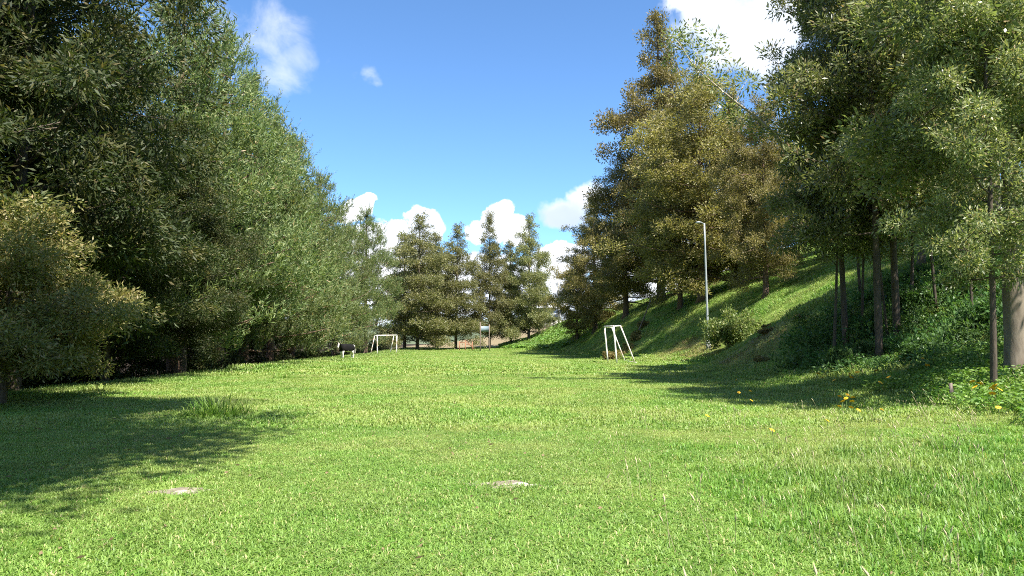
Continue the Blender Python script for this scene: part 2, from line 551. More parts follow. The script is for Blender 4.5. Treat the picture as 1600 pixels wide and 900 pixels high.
# darker ground in an ellipse under the right-hand trees
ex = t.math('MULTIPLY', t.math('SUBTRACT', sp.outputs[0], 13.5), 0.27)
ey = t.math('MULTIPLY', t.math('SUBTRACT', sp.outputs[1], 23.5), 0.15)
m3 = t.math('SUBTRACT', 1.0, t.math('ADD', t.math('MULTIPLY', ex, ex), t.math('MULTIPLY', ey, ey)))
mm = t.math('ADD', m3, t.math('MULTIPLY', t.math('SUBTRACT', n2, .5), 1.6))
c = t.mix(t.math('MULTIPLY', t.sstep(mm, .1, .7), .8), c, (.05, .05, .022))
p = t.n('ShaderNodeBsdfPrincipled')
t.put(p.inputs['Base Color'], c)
p.inputs['Roughness'].default_value = 0.95
p.inputs['Specular IOR Level'].default_value = 0.1
b = t.n('ShaderNodeBump')
b.inputs['Strength'].default_value = 0.8
b.inputs['Distance'].default_value = 0.05
t.put(b.inputs['Height'], t.math('ADD', n2, t.math('MULTIPLY', n3, .6)))
t.put(p.inputs['Normal'], b.outputs[0])
o = t.n('ShaderNodeOutputMaterial')
t.put(o.inputs['Surface'], p.outputs[0])
M['ground'] = gm

# ------------------------------------------------------------------ the ground sheet
gx = np.concatenate([[-5000, -2500, -1200, -600, -300, -150, -90, -60, -45, -36], np.arange(-30, 40.01, 0.5), [44, 50, 60, 75, 100, 150, 300, 600, 1200, 2500, 5000]])
gy = np.concatenate([[-3000, -800, -200, -60, -30], np.arange(-16, 130, 0.5), np.arange(130, 185, 2), [195, 210, 230, 260, 300, 400, 600, 1000, 1800, 3000, 5500]])
X, Y = np.meshgrid(gx, gy)
Z = height(X.ravel(), Y.ravel())
nx, ny = len(gx), len(gy)
ii = (np.arange(ny - 1)[:, None] * nx + np.arange(nx - 1)[None, :]).ravel()
gq = np.stack([ii, ii + 1, ii + nx + 1, ii + nx], 1)
ground = obj('ground', mesh_np('ground', np.stack([X.ravel(), Y.ravel(), Z], 1), gq, None, [M['ground']], True))
tag(ground, kind='structure')

# distant hills, low over the far end
M['hill'] = surf_mat('far_hill', (.05, .075, .035), (.09, .11, .055), .01, .95, 0)
hb = MB()
hx = np.linspace(-2600, 2600, 140)
top = 45 + 26 * np.sin(hx * .0021 + 1) + 14 * np.sin(hx * .0067) + 6 * np.sin(hx * .019 + 2)
rows = [(1500, 0.0), (1650, .55), (1850, 1.0), (2300, .6)]
V = np.concatenate([np.stack([hx, np.full_like(hx, yy), -8 + top * f], 1) for yy, f in rows])
ii = (np.arange(len(rows) - 1)[:, None] * 140 + np.arange(139)[None, :]).ravel()
hills = obj('hills', mesh_np('hills', V, np.stack([ii, ii + 1, ii + 141, ii + 140], 1), None, [M['hill']], True))
tag(hills, kind='structure')


# ------------------------------------------------------------------ foliage
def unit(v):
    return v / (np.linalg.norm(v, axis=-1, keepdims=True) + 1e-9)


def leaves(c, axis, L, W, rs):
    """one rhombic leaf per row of c, growing along axis"""
    n = len(c)
    ax = unit(axis)
    side = unit(np.cross(ax, rs.normal(size=(n, 3))))
    l = (L * rs.uniform(.65, 1.25, n))[:, None]
    w_ = (W * rs.uniform(.7, 1.2, n))[:, None]
    nrm = np.cross(ax, side)
    mid = c + ax * l * .42 + nrm * l * .06
    v = np.stack([c, mid + side * w_ * .5, c + ax * l, mid - side * w_ * .5], 1).reshape(-1, 3)
    q = np.arange(n * 4).reshape(n, 4)
    return v, q


def tree_meshes(name, seed, H, env, base_t, n_limb, tr, clumps, cr, nleaf, L, W, leaf, bark, up=0.35, lean=(0, 0), kind='leaf', droop=.25,
                taper=.85, limb_r=.32, sweep=0.0, lower_dead=0):
    """a tapered trunk with limbs and twigs (one mesh), and a crown of separate leaves gathered in clumps (one mesh)"""
    rs = np.random.default_rng(seed)
    et, er = np.array([e[0] for e in env]), np.array([e[1] for e in env])
    nt = 14
    tt = np.linspace(0, 1, nt)
    wob = np.cumsum(rs.normal(0, .035 * H / 18, (nt, 2)), axis=0) * (tt[:, None] ** .8)
    path = np.stack([lean[0] * tt ** 1.2 + wob[:, 0], lean[1] * tt ** 1.2 + wob[:, 1], tt * H * .97], 1)
    path[0, 2] = -.35
    rad = tr * (1 - tt) ** taper + .015
    rad[0] *= 1.8
    rad[1] *= 1.04
    tm = MB()
    # finer rings at the foot so that the flare reads
    foot = np.array([path[0], path[0] * .6 + path[1] * .4, path[1]])
    tm.tube(np.concatenate([foot[:2], path[1:]]), np.concatenate([[rad[0], tr * 1.08], rad[1:]]), 9, .07, rs)

    def trunk_at(u):
        return np.array([np.interp(u, tt, path[:, k]) for k in range(3)])

    C, RD, OUT = [], [], []
    ga = rs.uniform(0, 6.28)
    us = base_t + (1 - base_t) * (np.arange(n_limb) + rs.uniform(0, .9, n_limb)) / n_limb
    for i, u in enumerate(us):
        u = min(u, .985)
        p0 = trunk_at(u)
        ga += 2.399 + rs.normal(0, .35)
        r_env = np.interp(u, et, er) * rs.uniform(.62, 1.12)
        d = np.array([math.cos(ga), math.sin(ga), 0])
        rise = (up + .5 * (u - base_t)) * r_env + rs.normal(0, .12) * r_env
        p1 = p0 + d * r_env + np.array([0, 0, rise])
        midp = (p0 + p1) / 2 + np.array([0, 0, -.12 * r_env if rise > 0 else .1 * r_env]) + rs.normal(0, .06 * r_env, 3)
        s = np.linspace(0, 1, 6)[:, None]
        lp = (1 - s) ** 2 * p0 + 2 * s * (1 - s) * midp + s ** 2 * p1
        lr = max(.012, float(np.interp(u, tt, rad)) * limb_r) * (1 - .8 * s[:, 0]) + .006
        tm.tube(lp, lr, 5, .1, rs, cap=False)
        nc = max(2, int(round(clumps * (0.45 + .55 * r_env / er.max()))))
        fs = rs.uniform(.28, 1.0, nc)
        fs[0] = 1.0
        for f in fs:
            q = (1 - f) ** 2 * p0 + 2 * f * (1 - f) * midp + f ** 2 * p1
            off = rs.normal(0, .30, 3) * (r_env * .55 + cr * .4) * (.5 + .5 * f)
            off[2] *= .55
            c = q + off
            tm.tube(np.array([q, (q + c) / 2 + rs.normal(0, .05, 3), c]), np.array([.02, .014, .006]) * (H / 18), 4, cap=False)
            C.append(c)
            RD.append(cr * rs.uniform(.6, 1.25) * (.30 + .70 * min(1, r_env / (er.max() * .7))))
            OUT.append(unit(c - p0 + np.array([0, 0, .3])))
    # the leader
    for k in range(5):
        C.append(trunk_at(.93 + .016 * k) + rs.normal(0, .12, 3))
        RD.append(cr * (.38 - .06 * k))
        OUT.append(np.array([0, 0, 1.0]))
    C, RD, OUT = np.array(C), np.array(RD), np.array(OUT)
    wgt = RD ** 2
    cnt = rs.multinomial(nleaf, wgt / wgt.sum())
    idx = np.repeat(np.arange(len(C)), cnt)
    n = len(idx)
    dirs = unit(rs.normal(size=(n, 3)))
    if kind == 'leaf':
        dirs[:, 2] = np.where(dirs[:, 2] < -.3, -dirs[:, 2] * .6, dirs[:, 2])
        rr = RD[idx] * rs.uniform(0, 1, n) ** .32
        # sprays: leaves sit on twig tips, several to a twig
        ns = max(1, n // 9)
        c = C[idx] + dirs * rr[:, None] * np.array([1.1, 1.1, .8])
        tip = c[rs.integers(0, n, n)] if False else c
        jit = rs.normal(0, L * .75, (n, 3))
        grp = (np.arange(n) // 11) * 11
        c = c[np.minimum(grp, n - 1)] + jit
        ax = dirs[np.minimum(grp, n - 1)] * .9 + unit(jit) * .6 + rs.normal(0, .5, (n, 3)) + np.array([0, 0, -droop])
        v, q = leaves(c, ax, L, W, rs)
    else:
        # pine: tufts of long needles round upturned shoots
        nd = 13
        ntuft = n // nd
        idt = idx[::nd][:ntuft]
        dt = dirs[::nd][:ntuft]
        shoot = unit(OUT[idt] * .55 + np.array([0, 0, .95]) + rs.normal(0, .30, (ntuft, 3)))
        base = C[idt] + dt * (RD[idt] * rs.uniform(0, 1, ntuft) ** .5)[:, None] * np.array([1.15, 1.15, .75])
        sl = np.where(rs.uniform(0, 1, ntuft) < .22, rs.uniform(.8, 1.35, ntuft), rs.uniform(.22, .7, ntuft))
        b = np.repeat(base, nd, 0) + np.repeat(shoot, nd, 0) * (np.repeat(sl, nd) * np.tile(np.linspace(0, 1, nd), ntuft))[:, None]
        ax = np.repeat(shoot, nd, 0) * .9 + rs.normal(0, .55, (ntuft * nd, 3)) + np.array([0, 0, -droop])
        v, q = leaves(b, ax, L, W, rs)
    trunk = tm.mesh('trunk', bark)
    crown = mesh_np('crown', v, q, None, [leaf])
    return trunk, crown


ENV_OVAL = [(0, .6), (.12, .8), (.3, 1), (.5, .98), (.7, .78), (.88, .42), (1, .1)]
ENV_CONE = [(0, .75), (.1, .95), (.25, 1), (.5, .78), (.75, .44), (.92, .17), (1, .05)]
ENV_SPIRE = [(0, .7), (.2, 1), (.42, .9), (.62, .55), (.8, .26), (1, .08)]


def E(env, r):
    return [(a, b * r) for a, b in env]


T = {}
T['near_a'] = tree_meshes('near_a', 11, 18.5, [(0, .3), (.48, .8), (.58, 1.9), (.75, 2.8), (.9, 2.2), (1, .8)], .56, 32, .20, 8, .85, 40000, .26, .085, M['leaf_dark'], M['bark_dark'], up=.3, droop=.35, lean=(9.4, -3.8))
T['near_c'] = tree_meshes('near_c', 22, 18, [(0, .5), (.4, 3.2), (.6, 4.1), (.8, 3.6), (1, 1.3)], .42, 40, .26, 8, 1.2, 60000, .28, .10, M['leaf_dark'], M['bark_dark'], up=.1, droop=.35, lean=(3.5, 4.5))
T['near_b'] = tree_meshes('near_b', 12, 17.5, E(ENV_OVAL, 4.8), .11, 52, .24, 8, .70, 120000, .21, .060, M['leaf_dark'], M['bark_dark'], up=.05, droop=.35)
T['sapling'] = tree_meshes('sapling', 29, 9, E(ENV_OVAL, 1.3), .45, 14, .055, 4, .45, 5000, .16, .055, M['leaf_green'], M['bark_dark'], up=.4, droop=.2)
T['gold'] = tree_meshes('gold', 13, 6.6, E([(0, .8), (.2, 1), (.5, .95), (.8, .6), (1, .2)], 4.0), .14, 40, .14, 8, .5, 70000, .19, .058, M['leaf_lit'], M['bark_dark'], up=.0, droop=.3)
T['right_a'] = tree_meshes('right_a', 14, 19, E(ENV_OVAL, 4.3), .20, 42, .19, 8, .64, 54000, .23, .075, M['leaf_green'], M['bark_pale'], up=.12, droop=.25)
T['right_b'] = tree_meshes('right_b', 15, 19, E(ENV_OVAL, 4.0), .23, 40, .15, 8, .62, 50000, .23, .075, M['leaf_green'], M['bark_dark'], up=.15, droop=.25)
T['right_c'] = tree_meshes('right_c', 24, 13, E(ENV_OVAL, 3.1), .40, 30, .235, 8, .62, 42000, .20, .066, M['leaf_green'], M['bark_pale'], up=.1, droop=.25)
T['pine_a'] = tree_meshes('pine_a', 16, 20, E(ENV_CONE, 5.0), .11, 70, .27, 5, .85, 85000, .26, .045, M['needle'], M['bark_red'], up=.10, kind='pine', droop=.0)
T['pine_b'] = tree_meshes('pine_b', 17, 20, E(ENV_CONE, 4.6), .19, 62, .25, 5, .85, 78000, .26, .045, M['needle'], M['bark_red'], up=.18, kind='pine', droop=.0)
T['olive_a'] = tree_meshes('olive_a', 18, 21, E(ENV_CONE, 5.0), .06, 52, .26, 4, 1.2, 56000, .25, .12, M['leaf_far'], M['bark_dark'], up=.02, droop=.1)
T['olive_b'] = tree_meshes('olive_b', 19, 21, E(ENV_SPIRE, 4.7), .07, 50, .24, 4, 1.05, 48000, .25, .12, M['leaf_far'], M['bark_dark'], up=.10, droop=.1)
T['olive_e'] = tree_meshes('olive_e', 41, 21, [(0, 2.6), (.15, 4.6), (.32, 3.9), (.5, 4.2), (.66, 2.6), (.82, 1.7), (1, .4)], .08, 46, .25, 4, 1.15, 50000, .25, .12, M['leaf_far'], M['bark_red'], up=.16, droop=.1, lean=(.6, 0))
T['olive_c'] = tree_meshes('olive_c', 20, 22, E(ENV_OVAL, 6.6), .09, 56, .42, 6, 1.2, 95000, .25, .11, M['leaf_olive'], M['bark_red'], up=.0, droop=.1)
T['olive_d'] = tree_meshes('olive_d', 21, 24, E(ENV_SPIRE, 6.6), .07, 64, .40, 6, 1.1, 95000, .25, .11, M['leaf_olive'], M['bark_dark'], up=.05, droop=.1)


def plant_tree(key, x, y, H0, scale, rz, name, label, group, sxy=1.0, tilt=(0, 0)):
    t_ = thing(name, label, 'tree', (x, y, hz(x, y)), rz, group)
    t_.scale = (scale * sxy, scale * sxy, scale)
    t_.rotation_euler = (tilt[0], tilt[1], rz)
    obj('trunk', T[key][0], t_)
    obj('crown', T[key][1], t_)
    return t_


# --- left side, near: acacias
LG = 'acacias along the left edge'
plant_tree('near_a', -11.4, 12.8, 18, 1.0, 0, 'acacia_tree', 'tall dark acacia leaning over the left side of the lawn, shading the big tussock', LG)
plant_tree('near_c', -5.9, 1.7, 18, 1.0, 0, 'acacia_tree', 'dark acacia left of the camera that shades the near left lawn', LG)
plant_tree('gold', -12.5, 18.4, 8, .72, 1.1, 'acacia_tree', 'low spreading acacia with leaves tinted sunlit gold reaching down to the grass', LG)
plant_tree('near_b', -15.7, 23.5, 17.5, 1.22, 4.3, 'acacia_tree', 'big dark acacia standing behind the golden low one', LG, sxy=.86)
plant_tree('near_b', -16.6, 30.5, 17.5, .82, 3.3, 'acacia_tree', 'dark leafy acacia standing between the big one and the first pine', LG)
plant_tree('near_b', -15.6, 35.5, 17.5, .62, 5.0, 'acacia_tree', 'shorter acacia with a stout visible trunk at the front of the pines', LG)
for i, (x, y, s, r_) in enumerate([(-19.5, 17, 1.2, .3), (-19.8, 26.5, 1.2, 1.4), (-22.5, 33, 1.0, 2.6), (-23.5, 43, .95, 4.0), (-24, 54, .95, 5.0), (-24.5, 66, .95, .9)]):  # second row added to block light from behind
    plant_tree('near_b', x, y, 17.5, s, r_, 'acacia_tree', 'dark acacia added behind the front trees to block light', 'acacias added as a back row on the left', sxy=1.15)

# --- left side: the receding pines
PG = 'pines along the left edge'
pines = [(-18.3, 40.5, 1.24, 'pine_a', 'tallest looking pine, first of the row, next to the dark acacias'),
         (-18.4, 47.0, 1.16, 'pine_b', 'green pine second in the row, its low boughs arching over a dark hollow'),
         (-19.0, 53.0, 1.14, 'pine_a', 'bushy pine in the middle of the row with thin upright leader'),
         (-19.4, 60.0, 1.10, 'pine_b', 'pale green pine on the near side of the cow'),
         (-19.8, 67.0, 1.10, 'pine_a', 'pine directly behind the cow, its top a step of the skyline'),
         (-19.6, 75.0, 1.02, 'pine_b', 'pine between the cow and the far white goal'),
         (-20.0, 84.0, .94, 'pine_a', 'pine directly behind the far white goal'),
         (-18.6, 95.0, .98, 'pine_b', 'last pine of the row, spindly top in front of a white cloud')]
for i, (x, y, s, k, lb) in enumerate(pines):
    plant_tree(k, x, y, 20, s, 1.7 * i + .3, 'pine_tree', lb, PG, sxy=1.08)

# --- the far end
FG = 'olive brown trees closing the far end'
far = [(652, 104, .93, 'olive_a', 1.05, 'olive tree at the left end of the far row, joining the pines'),
       (632, 110, .84, 'olive_e', 1.1, 'smaller olive tree half hidden between the pines and the far row'),
       (682, 118, .88, 'olive_e', 1.1, 'olive tree with a blunt crown, behind the bare rails'),
       (712, 109, .90, 'olive_a', .92, 'broad olive tree left of the thin spire tree at the far end'),
       (765, 113, 1.02, 'olive_b', .72, 'thin spire shaped brown tree, tallest of the far row, over the two posts'),
       (798, 119, .80, 'olive_e', .95, 'lower olive tree between the spire tree and the pointed one'),
       (826, 114, .96, 'olive_a', .82, 'pointed olive tree at the right end of the far row'),
       (842, 121, .58, 'olive_b', .8, 'small olive tree low at the right end of the far row')]
for i, (px, d, s, k, sx, lb) in enumerate(far):
    x, y, z = at(px, d)
    plant_tree(k, x, y, 21, s, 2.1 * i, 'olive_tree', lb, FG, sxy=sx)

# --- right side, on the hill: olive brown trees
HG = 'olive brown trees on the hillside'
hillt = [(978, 78, .78, 'olive_c', .92, 'olive tree lowest on the hillside, its short dark trunk above the near goal'),
         (902, 96, .50, 'olive_c', .85, 'small rounded olive tree at the far foot of the hill beside the concrete pole'),
         (1063, 64, .66, 'olive_c', .8, 'slim trunked olive tree on the hillside, left of the stout one'),
         (1098, 61, .89, 'olive_c', 1.05, 'stout red trunked olive tree on the hillside behind the lamp post'),
         (1033, 74, 1.27, 'olive_d', .80, 'tallest brown tree on the hill, its narrow spire standing against the sky'),
         (930, 90, .70, 'olive_d', 1.0, 'sloping crowned olive tree at the left end of the hillside group'),
         (1150, 62, .70, 'olive_d', .85, 'olive tree upslope of the stout trunk, behind the light green shrub'),
         (1197, 50, .62, 'olive_c', .75, 'thin leaning olive tree on the hillside right of the shrub')]
for i, (px, d, s, k, sx, lb) in enumerate(hillt):
    x, y, z = at(px, d)
    plant_tree(k, x, y, 22, s, 1.3 * i + .5, 'olive_tree', lb, HG, sxy=sx)

# --- right side, near: leafy green trees
RG = 'green acacias on the right bank'
near = [(1590, 17.0, 1.0, 'right_c', 1.0, .2, (0, 0), 'thick pale trunked tree at the right end of the bank'),
        (1553, 15.6, .52, 'right_b', .8, 1.5, (0, -.05), 'thin leaning pale tree just left of the thick trunk'),
        (1374, 23.6, .86, 'right_b', .84, 2.9, (0, 0), 'dark twin stemmed tree in the middle of the bank, left stem'),
        (1402, 24.4, .88, 'right_b', .84, 4.4, (0, 0), 'dark straight tree in the middle of the bank, right of its twin'),
        (1322, 26.5, .86, 'right_b', .74, 5.3, (0, -.015), 'slanting dark tree at the left end of the bank group'),
        (1500, 30.0, 1.0, 'right_a', .9, 3.7, (0, 0), 'pale stemmed tree standing behind the thin leaning one'),
        (1440, 31.0, 1.0, 'right_a', .85, .9, (0, 0), 'tall tree behind the twin stems, higher on the bank'),
        (1545, 41.0, .85, 'right_a', .9, 2.2, (0, 0), 'leafy tree further up the slope behind the twin stems'),
        (1560, 27.0, 1.05, 'right_a', 1.0, 4.9, (0, 0), 'tree up the slope behind the thick trunk')]
for (px, d, s, k, sx, rz, tl, lb) in near:
    x, y, z = at(px, d)
    plant_tree(k, x, y, 18, s, rz, 'acacia_tree', lb, RG, sxy=sx, tilt=tl)
for i, (x, y, s) in enumerate([(28, 37, .9), (27, 30, .9), (25, 46, .8), (30, 40, .9), (23.5, 56, .55), (27, 50, .6), (29, 60, .6), (24, 68, .6)]):
    plant_tree('right_a', x, y, 18, s, 1.9 * i, 'acacia_tree', 'green acacia higher up the slope behind the bank trees', 'green acacias higher on the slope')


for i, (px, d, s) in enumerate([(1303, 25.5, .85), (1347, 27.5, .8), (1388, 24.8, .7), (1424, 26.5, .95), (1463, 25, .8), (1345, 30, .9), (1520, 22, .75)]):
    x, y, z = at(px, d)
    plant_tree('sapling', x, y, 9, s, 1.1 * i, 'sapling', 'slender young tree with a thin stem among the trunks on the right bank', 'slender stems on the right bank', tilt=(.05 * math.sin(i * 2.), .06 * math.cos(i * 3.)))

# ------------------------------------------------------------------ shrubs and undergrowth
def shrub_meshes(seed, r, h, nleaf, L, W, leaf, bark, stems=14):
    rs = np.random.default_rng(seed)
    tm = MB()
    C, RD = [], []
    for i in range(stems):
        a = rs.uniform(0, 6.28)
        k = rs.uniform(.25, 1) ** .6
        e = np.array([math.cos(a) * r * k * .8, math.sin(a) * r * k * .8, h * (1 - .5 * k * k) * rs.uniform(.6, .9)])
        b = np.array([math.cos(a) * .12 * r, math.sin(a) * .12 * r, -.15])
        s = np.linspace(0, 1, 5)[:, None]
        m_ = (b + e) / 2 + np.array([0, 0, .15 * h])
        tm.tube((1 - s) ** 2 * b + 2 * s * (1 - s) * m_ + s ** 2 * e, np.linspace(.028, .007, 5) * (h / 2), 5, .1, rs, cap=False)
        for f in (.6, .85, 1.0):
            C.append((1 - f) ** 2 * b + 2 * f * (1 - f) * m_ + f ** 2 * e + rs.normal(0, .12 * r, 3))
            RD.append(r * rs.uniform(.16, .30))
    C, RD = np.array(C), np.array(RD)
    idx = rs.integers(0, len(C), nleaf)
    d = unit(rs.normal(size=(nleaf, 3)))
    c = C[idx] + d * (RD[idx] * rs.uniform(0, 1, nleaf) ** .45)[:, None]
    c[:, 2] = np.maximum(c[:, 2], .03)
    v, q = leaves(c, d * .6 + rs.normal(0, .6, (nleaf, 3)) + [0, 0, .3], L, W, rs)
    return tm.mesh('stem', bark), mesh_np('foliage', v, q, None, [leaf])


S = {}
S['light'] = shrub_meshes(31, 1.9, 2.3, 9000, .17, .085, M['leaf_shrub'], M['wood'], 26)
S['dark'] = shrub_meshes(32, 1.0, 1.1, 5000, .15, .06, M['leaf_under'], M['bark_dark'], 14)
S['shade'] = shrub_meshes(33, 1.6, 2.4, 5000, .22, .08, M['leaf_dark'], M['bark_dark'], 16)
S['olive'] = shrub_meshes(34, 1.0, .9, 2600, .18, .08, M['leaf_olive'], M['bark_dark'], 12)


def shrub(key, x, y, label, s=1.0, rz=0.0, group=None, sz=1.0, name='shrub'):
    t_ = thing(name, label, 'shrub', (x, y, hz(x, y)), rz, group)
    t_.scale = (s, s, s * sz)
    obj('stem', S[key][0], t_)
    obj('foliage', S[key][1], t_)
    return t_


x, y, z = at(1150, 43.5)
shrub('light', x, y, 'light green rounded shrub with bare lower stems beside the lamp post', 1.0, .5)
rs = np.random.default_rng(5)
for i in range(36):  # added understory that blocks light and blackens the space under the trees
    yy = 15 + i * 2.75 + rs.uniform(-1, 1)
    xx = rs.uniform(-19.5, -17.4) - 2.0 * (yy > 50)
    shrub('shade', xx, yy, 'dark shrub added to deepen the shade under the left tree row', rs.uniform(.75, 1.25), rs.uniform(0, 6), 'dark shrubs added under the left trees')
for i in range(22):
    px = rs.uniform(1300, 1600)
    d = rs.uniform(21.5, 30)
    x, y, z = at(px, d)
    if z < .6:
        continue
    shrub('dark', x, y, 'dark leafy undergrowth shrub among the trunks on the right bank', rs.uniform(.45, .9), rs.uniform(0, 6), 'undergrowth shrubs on the right bank', rs.uniform(.8, 1.5))
for i in range(9):
    f = i / 8
    x, y, z = at(952 + 52 * f + rs.uniform(-4, 4), 58 + 9 * f)
    shrub('olive', x, y, 'low olive shrub in the slanting row above the near goal', rs.uniform(.45, .8), rs.uniform(0, 6), 'low shrubs in a row up the hillside')
for i in range(4):
    x, y, z = at(1115 + 170 * rs.uniform(0, 1), rs.uniform(29, 38))
    shrub('olive', x, y, 'straggly low shrub on the brown cut bank', rs.uniform(.3, .55), rs.uniform(0, 6), 'low shrubs on the cut bank', .7)


# ------------------------------------------------------------------ grass, instanced on scattered points
def clump(seed, n, rad, hmin, hmax, wd, mat, bend=.5, dome=False):
    rs = np.random.default_rng(seed)
    a = rs.uniform(0, 6.28, n)
    r = rad * np.sqrt(rs.uniform(0, 1, n))
    b = np.stack([r * np.cos(a), r * np.sin(a), np.full(n, -.01)], 1)
    h = rs.uniform(hmin, hmax, n)
    da = rs.uniform(0, 6.28, n)
    if dome:
        wobble = 1 + .3 * np.sin(a * 3 + seed) + .15 * np.sin(a * 7)
        b[:, :2] *= wobble[:, None]
        h = h * (1.0 - .8 * (r / rad) ** 2)
        da = a + rs.normal(0, .8, n)
    dv = np.stack([np.cos(da), np.sin(da), np.zeros(n)], 1)
    sd = np.stack([-np.sin(da), np.cos(da), np.zeros(n)], 1)
    k = rs.uniform(.2, 1.2, n) * bend * 2
    w0 = wd * rs.uniform(.7, 1.3, n)
    up = np.array([0, 0, 1.0])
    m_ = b + up * (h * .62)[:, None] + dv * (h * k * .35)[:, None]
    e = b + up * (h * (1.0 - .28 * k))[:, None] + dv * (h * k * .95)[:, None]
    V = np.stack([b - sd * w0[:, None] * .5, b + sd * w0[:, None] * .5, m_ + sd * w0[:, None] * .42, m_ - sd * w0[:, None] * .42, e], 1).reshape(-1, 3)
    o = np.arange(n) * 5
    q = np.stack([o, o + 1, o + 2, o + 3], 1)
    t_ = np.stack([o + 3, o + 2, o + 4], 1)
    return mesh_np('blade_patch', V, q, t_, [mat])


tcol = bpy.data.collections.new('grass_patches')
templates = []


def template(me):
    o = bpy.data.objects.new('patch_%02d' % len(templates), me)
    tcol.objects.link(o)
    templates.append(o)
    return len(templates) - 1


NEAR = [template(clump(50 + i, 430, .32, .02, .065, .0085, M['grass'], .9)) for i in range(4)]
LUSH = [template(clump(60 + i, 260, .30, .04, .115, .0095, M['grass_lush'], .6)) for i in range(3)]
MID = [template(clump(70 + i, 260, .60, .035, .10, .017, M['grass'], .7)) for i in range(3)]
FAR = [template(clump(80 + i, 240, 1.2, .05, .14, .045, M['grass'], .7)) for i in range(3)]
M['grass_dry'] = grass_mat('dry_bank_grass', [(0, (.12, .12, .04)), (.5, (.22, .185, .07)), (1, (.30, .25, .11))])
DRY = [template(clump(95 + i, 240, .75, .06, .20, .026, M['grass_dry'], .7)) for i in range(2)]
HILL = [template(clump(90 + i, 280, .75, .07, .24, .026, M['grass_lush'] if i == 0 else M['grass'], .6)) for i in range(3)]


def cover_patch(seed, n, rad, L):
    rs = np.random.default_rng(seed)
    a = rs.uniform(0, 6.28, n)
    r = rad * np.sqrt(rs.uniform(0, 1, n))
    c = np.stack([r * np.cos(a), r * np.sin(a), rs.uniform(.02, .30, n)], 1)
    v, q = leaves(c, np.stack([np.cos(a * 7), np.sin(a * 7), rs.uniform(-.2, .5, n)], 1), L, L * .7, rs)
    return mesh_np('leaf_patch', v, q, None, [M['leaf_cover']])


M['stalk'] = surf_mat('dry_stalk', (.30, .26, .13), (.46, .40, .24), 20, .8, 0)
M['dead_leaf'] = surf_mat('dead_leaf', (.13, .09, .045), (.24, .17, .09), 14, .8, 0)


def stalk_patch(seed, n):
    rs = np.random.default_rng(seed)
    mb = MB()
    for _ in range(n):
        b_ = np.array([rs.uniform(-.25, .25), rs.uniform(-.25, .25), -.02])
        h = rs.uniform(.16, .34)
        ln = rs.normal(0, .25 * h, 2)
        e = b_ + [ln[0], ln[1], h]
        m_ = (b_ + e) / 2 + [0, 0, .03]
        mb.tube([b_, m_, e], [.0022, .0018, .0014], 3, cap=False)
        mb.tube([e, e + [ln[0] * .12, ln[1] * .12, .022], e + [ln[0] * .3, ln[1] * .3, .05]], [.002, .0065, .001], 4, cap=False)
    return mb.mesh('stalk_patch', M['stalk'])


def litter_patch(seed, n, rad, L):
    rs = np.random.default_rng(seed)
    a = rs.uniform(0, 6.28, n)
    r = rad * np.sqrt(rs.uniform(0, 1, n))
    c = np.stack([r * np.cos(a), r * np.sin(a), rs.uniform(.03, .06, n)], 1)
    v, q = leaves(c, rs.normal(0, 1, (n, 3)) * [1, 1, .25], L, L * .4, rs)
    return mesh_np('litter_patch', v, q, None, [M['dead_leaf']])


STALK = [template(stalk_patch(130 + i, 4)) for i in range(3)]
LITTER = [template(litter_patch(140 + i, 7, .8, .07)) for i in range(2)]
COVER = [template(cover_patch(100 + i, 420, .6, .075)) for i in range(2)]
def tangle(seed, n, rad, L, hh):
    rs = np.random.default_rng(seed)
    a = rs.uniform(0, 6.28, n)
    r = rad * np.sqrt(rs.uniform(0, 1, n))
    c = np.stack([r * np.cos(a), r * np.sin(a), hh * rs.uniform(0, 1, n) ** 1.3], 1)
    v, q = leaves(c, rs.normal(0, 1, (n, 3)) + [0, 0, .6], L, L * .38, rs)
    return mesh_np('tangle_patch', v, q, None, [M['leaf_under']])


UNDER = [template(tangle(150 + i, 240, .55, .15, .5)) for i in range(3)]
COVFAR = [template(cover_patch(110 + i, 260, 1.1, .30)) for i in range(2)]

# where earth shows through or other things stand
PATCHES = [hit(790, 758), hit(286, 770)]


def scatter_points(x0, x1, y0, y1, step, rs):
    xs = np.arange(x0, x1, step)
    ys = np.arange(y0, y1, step)
    X, Y = np.meshgrid(xs, ys)
    X = X.ravel() + rs.uniform(-.5, .5, X.size) * step
    Y = Y.ravel() + rs.uniform(-.5, .5, Y.size) * step
    ok = np.abs(X) < .74 * np.maximum(Y, 0) + 3.5
    return X[ok], Y[ok]


def edge_x(y):
    return -14.9 - 1.6 * smooth(y, 45, 70)


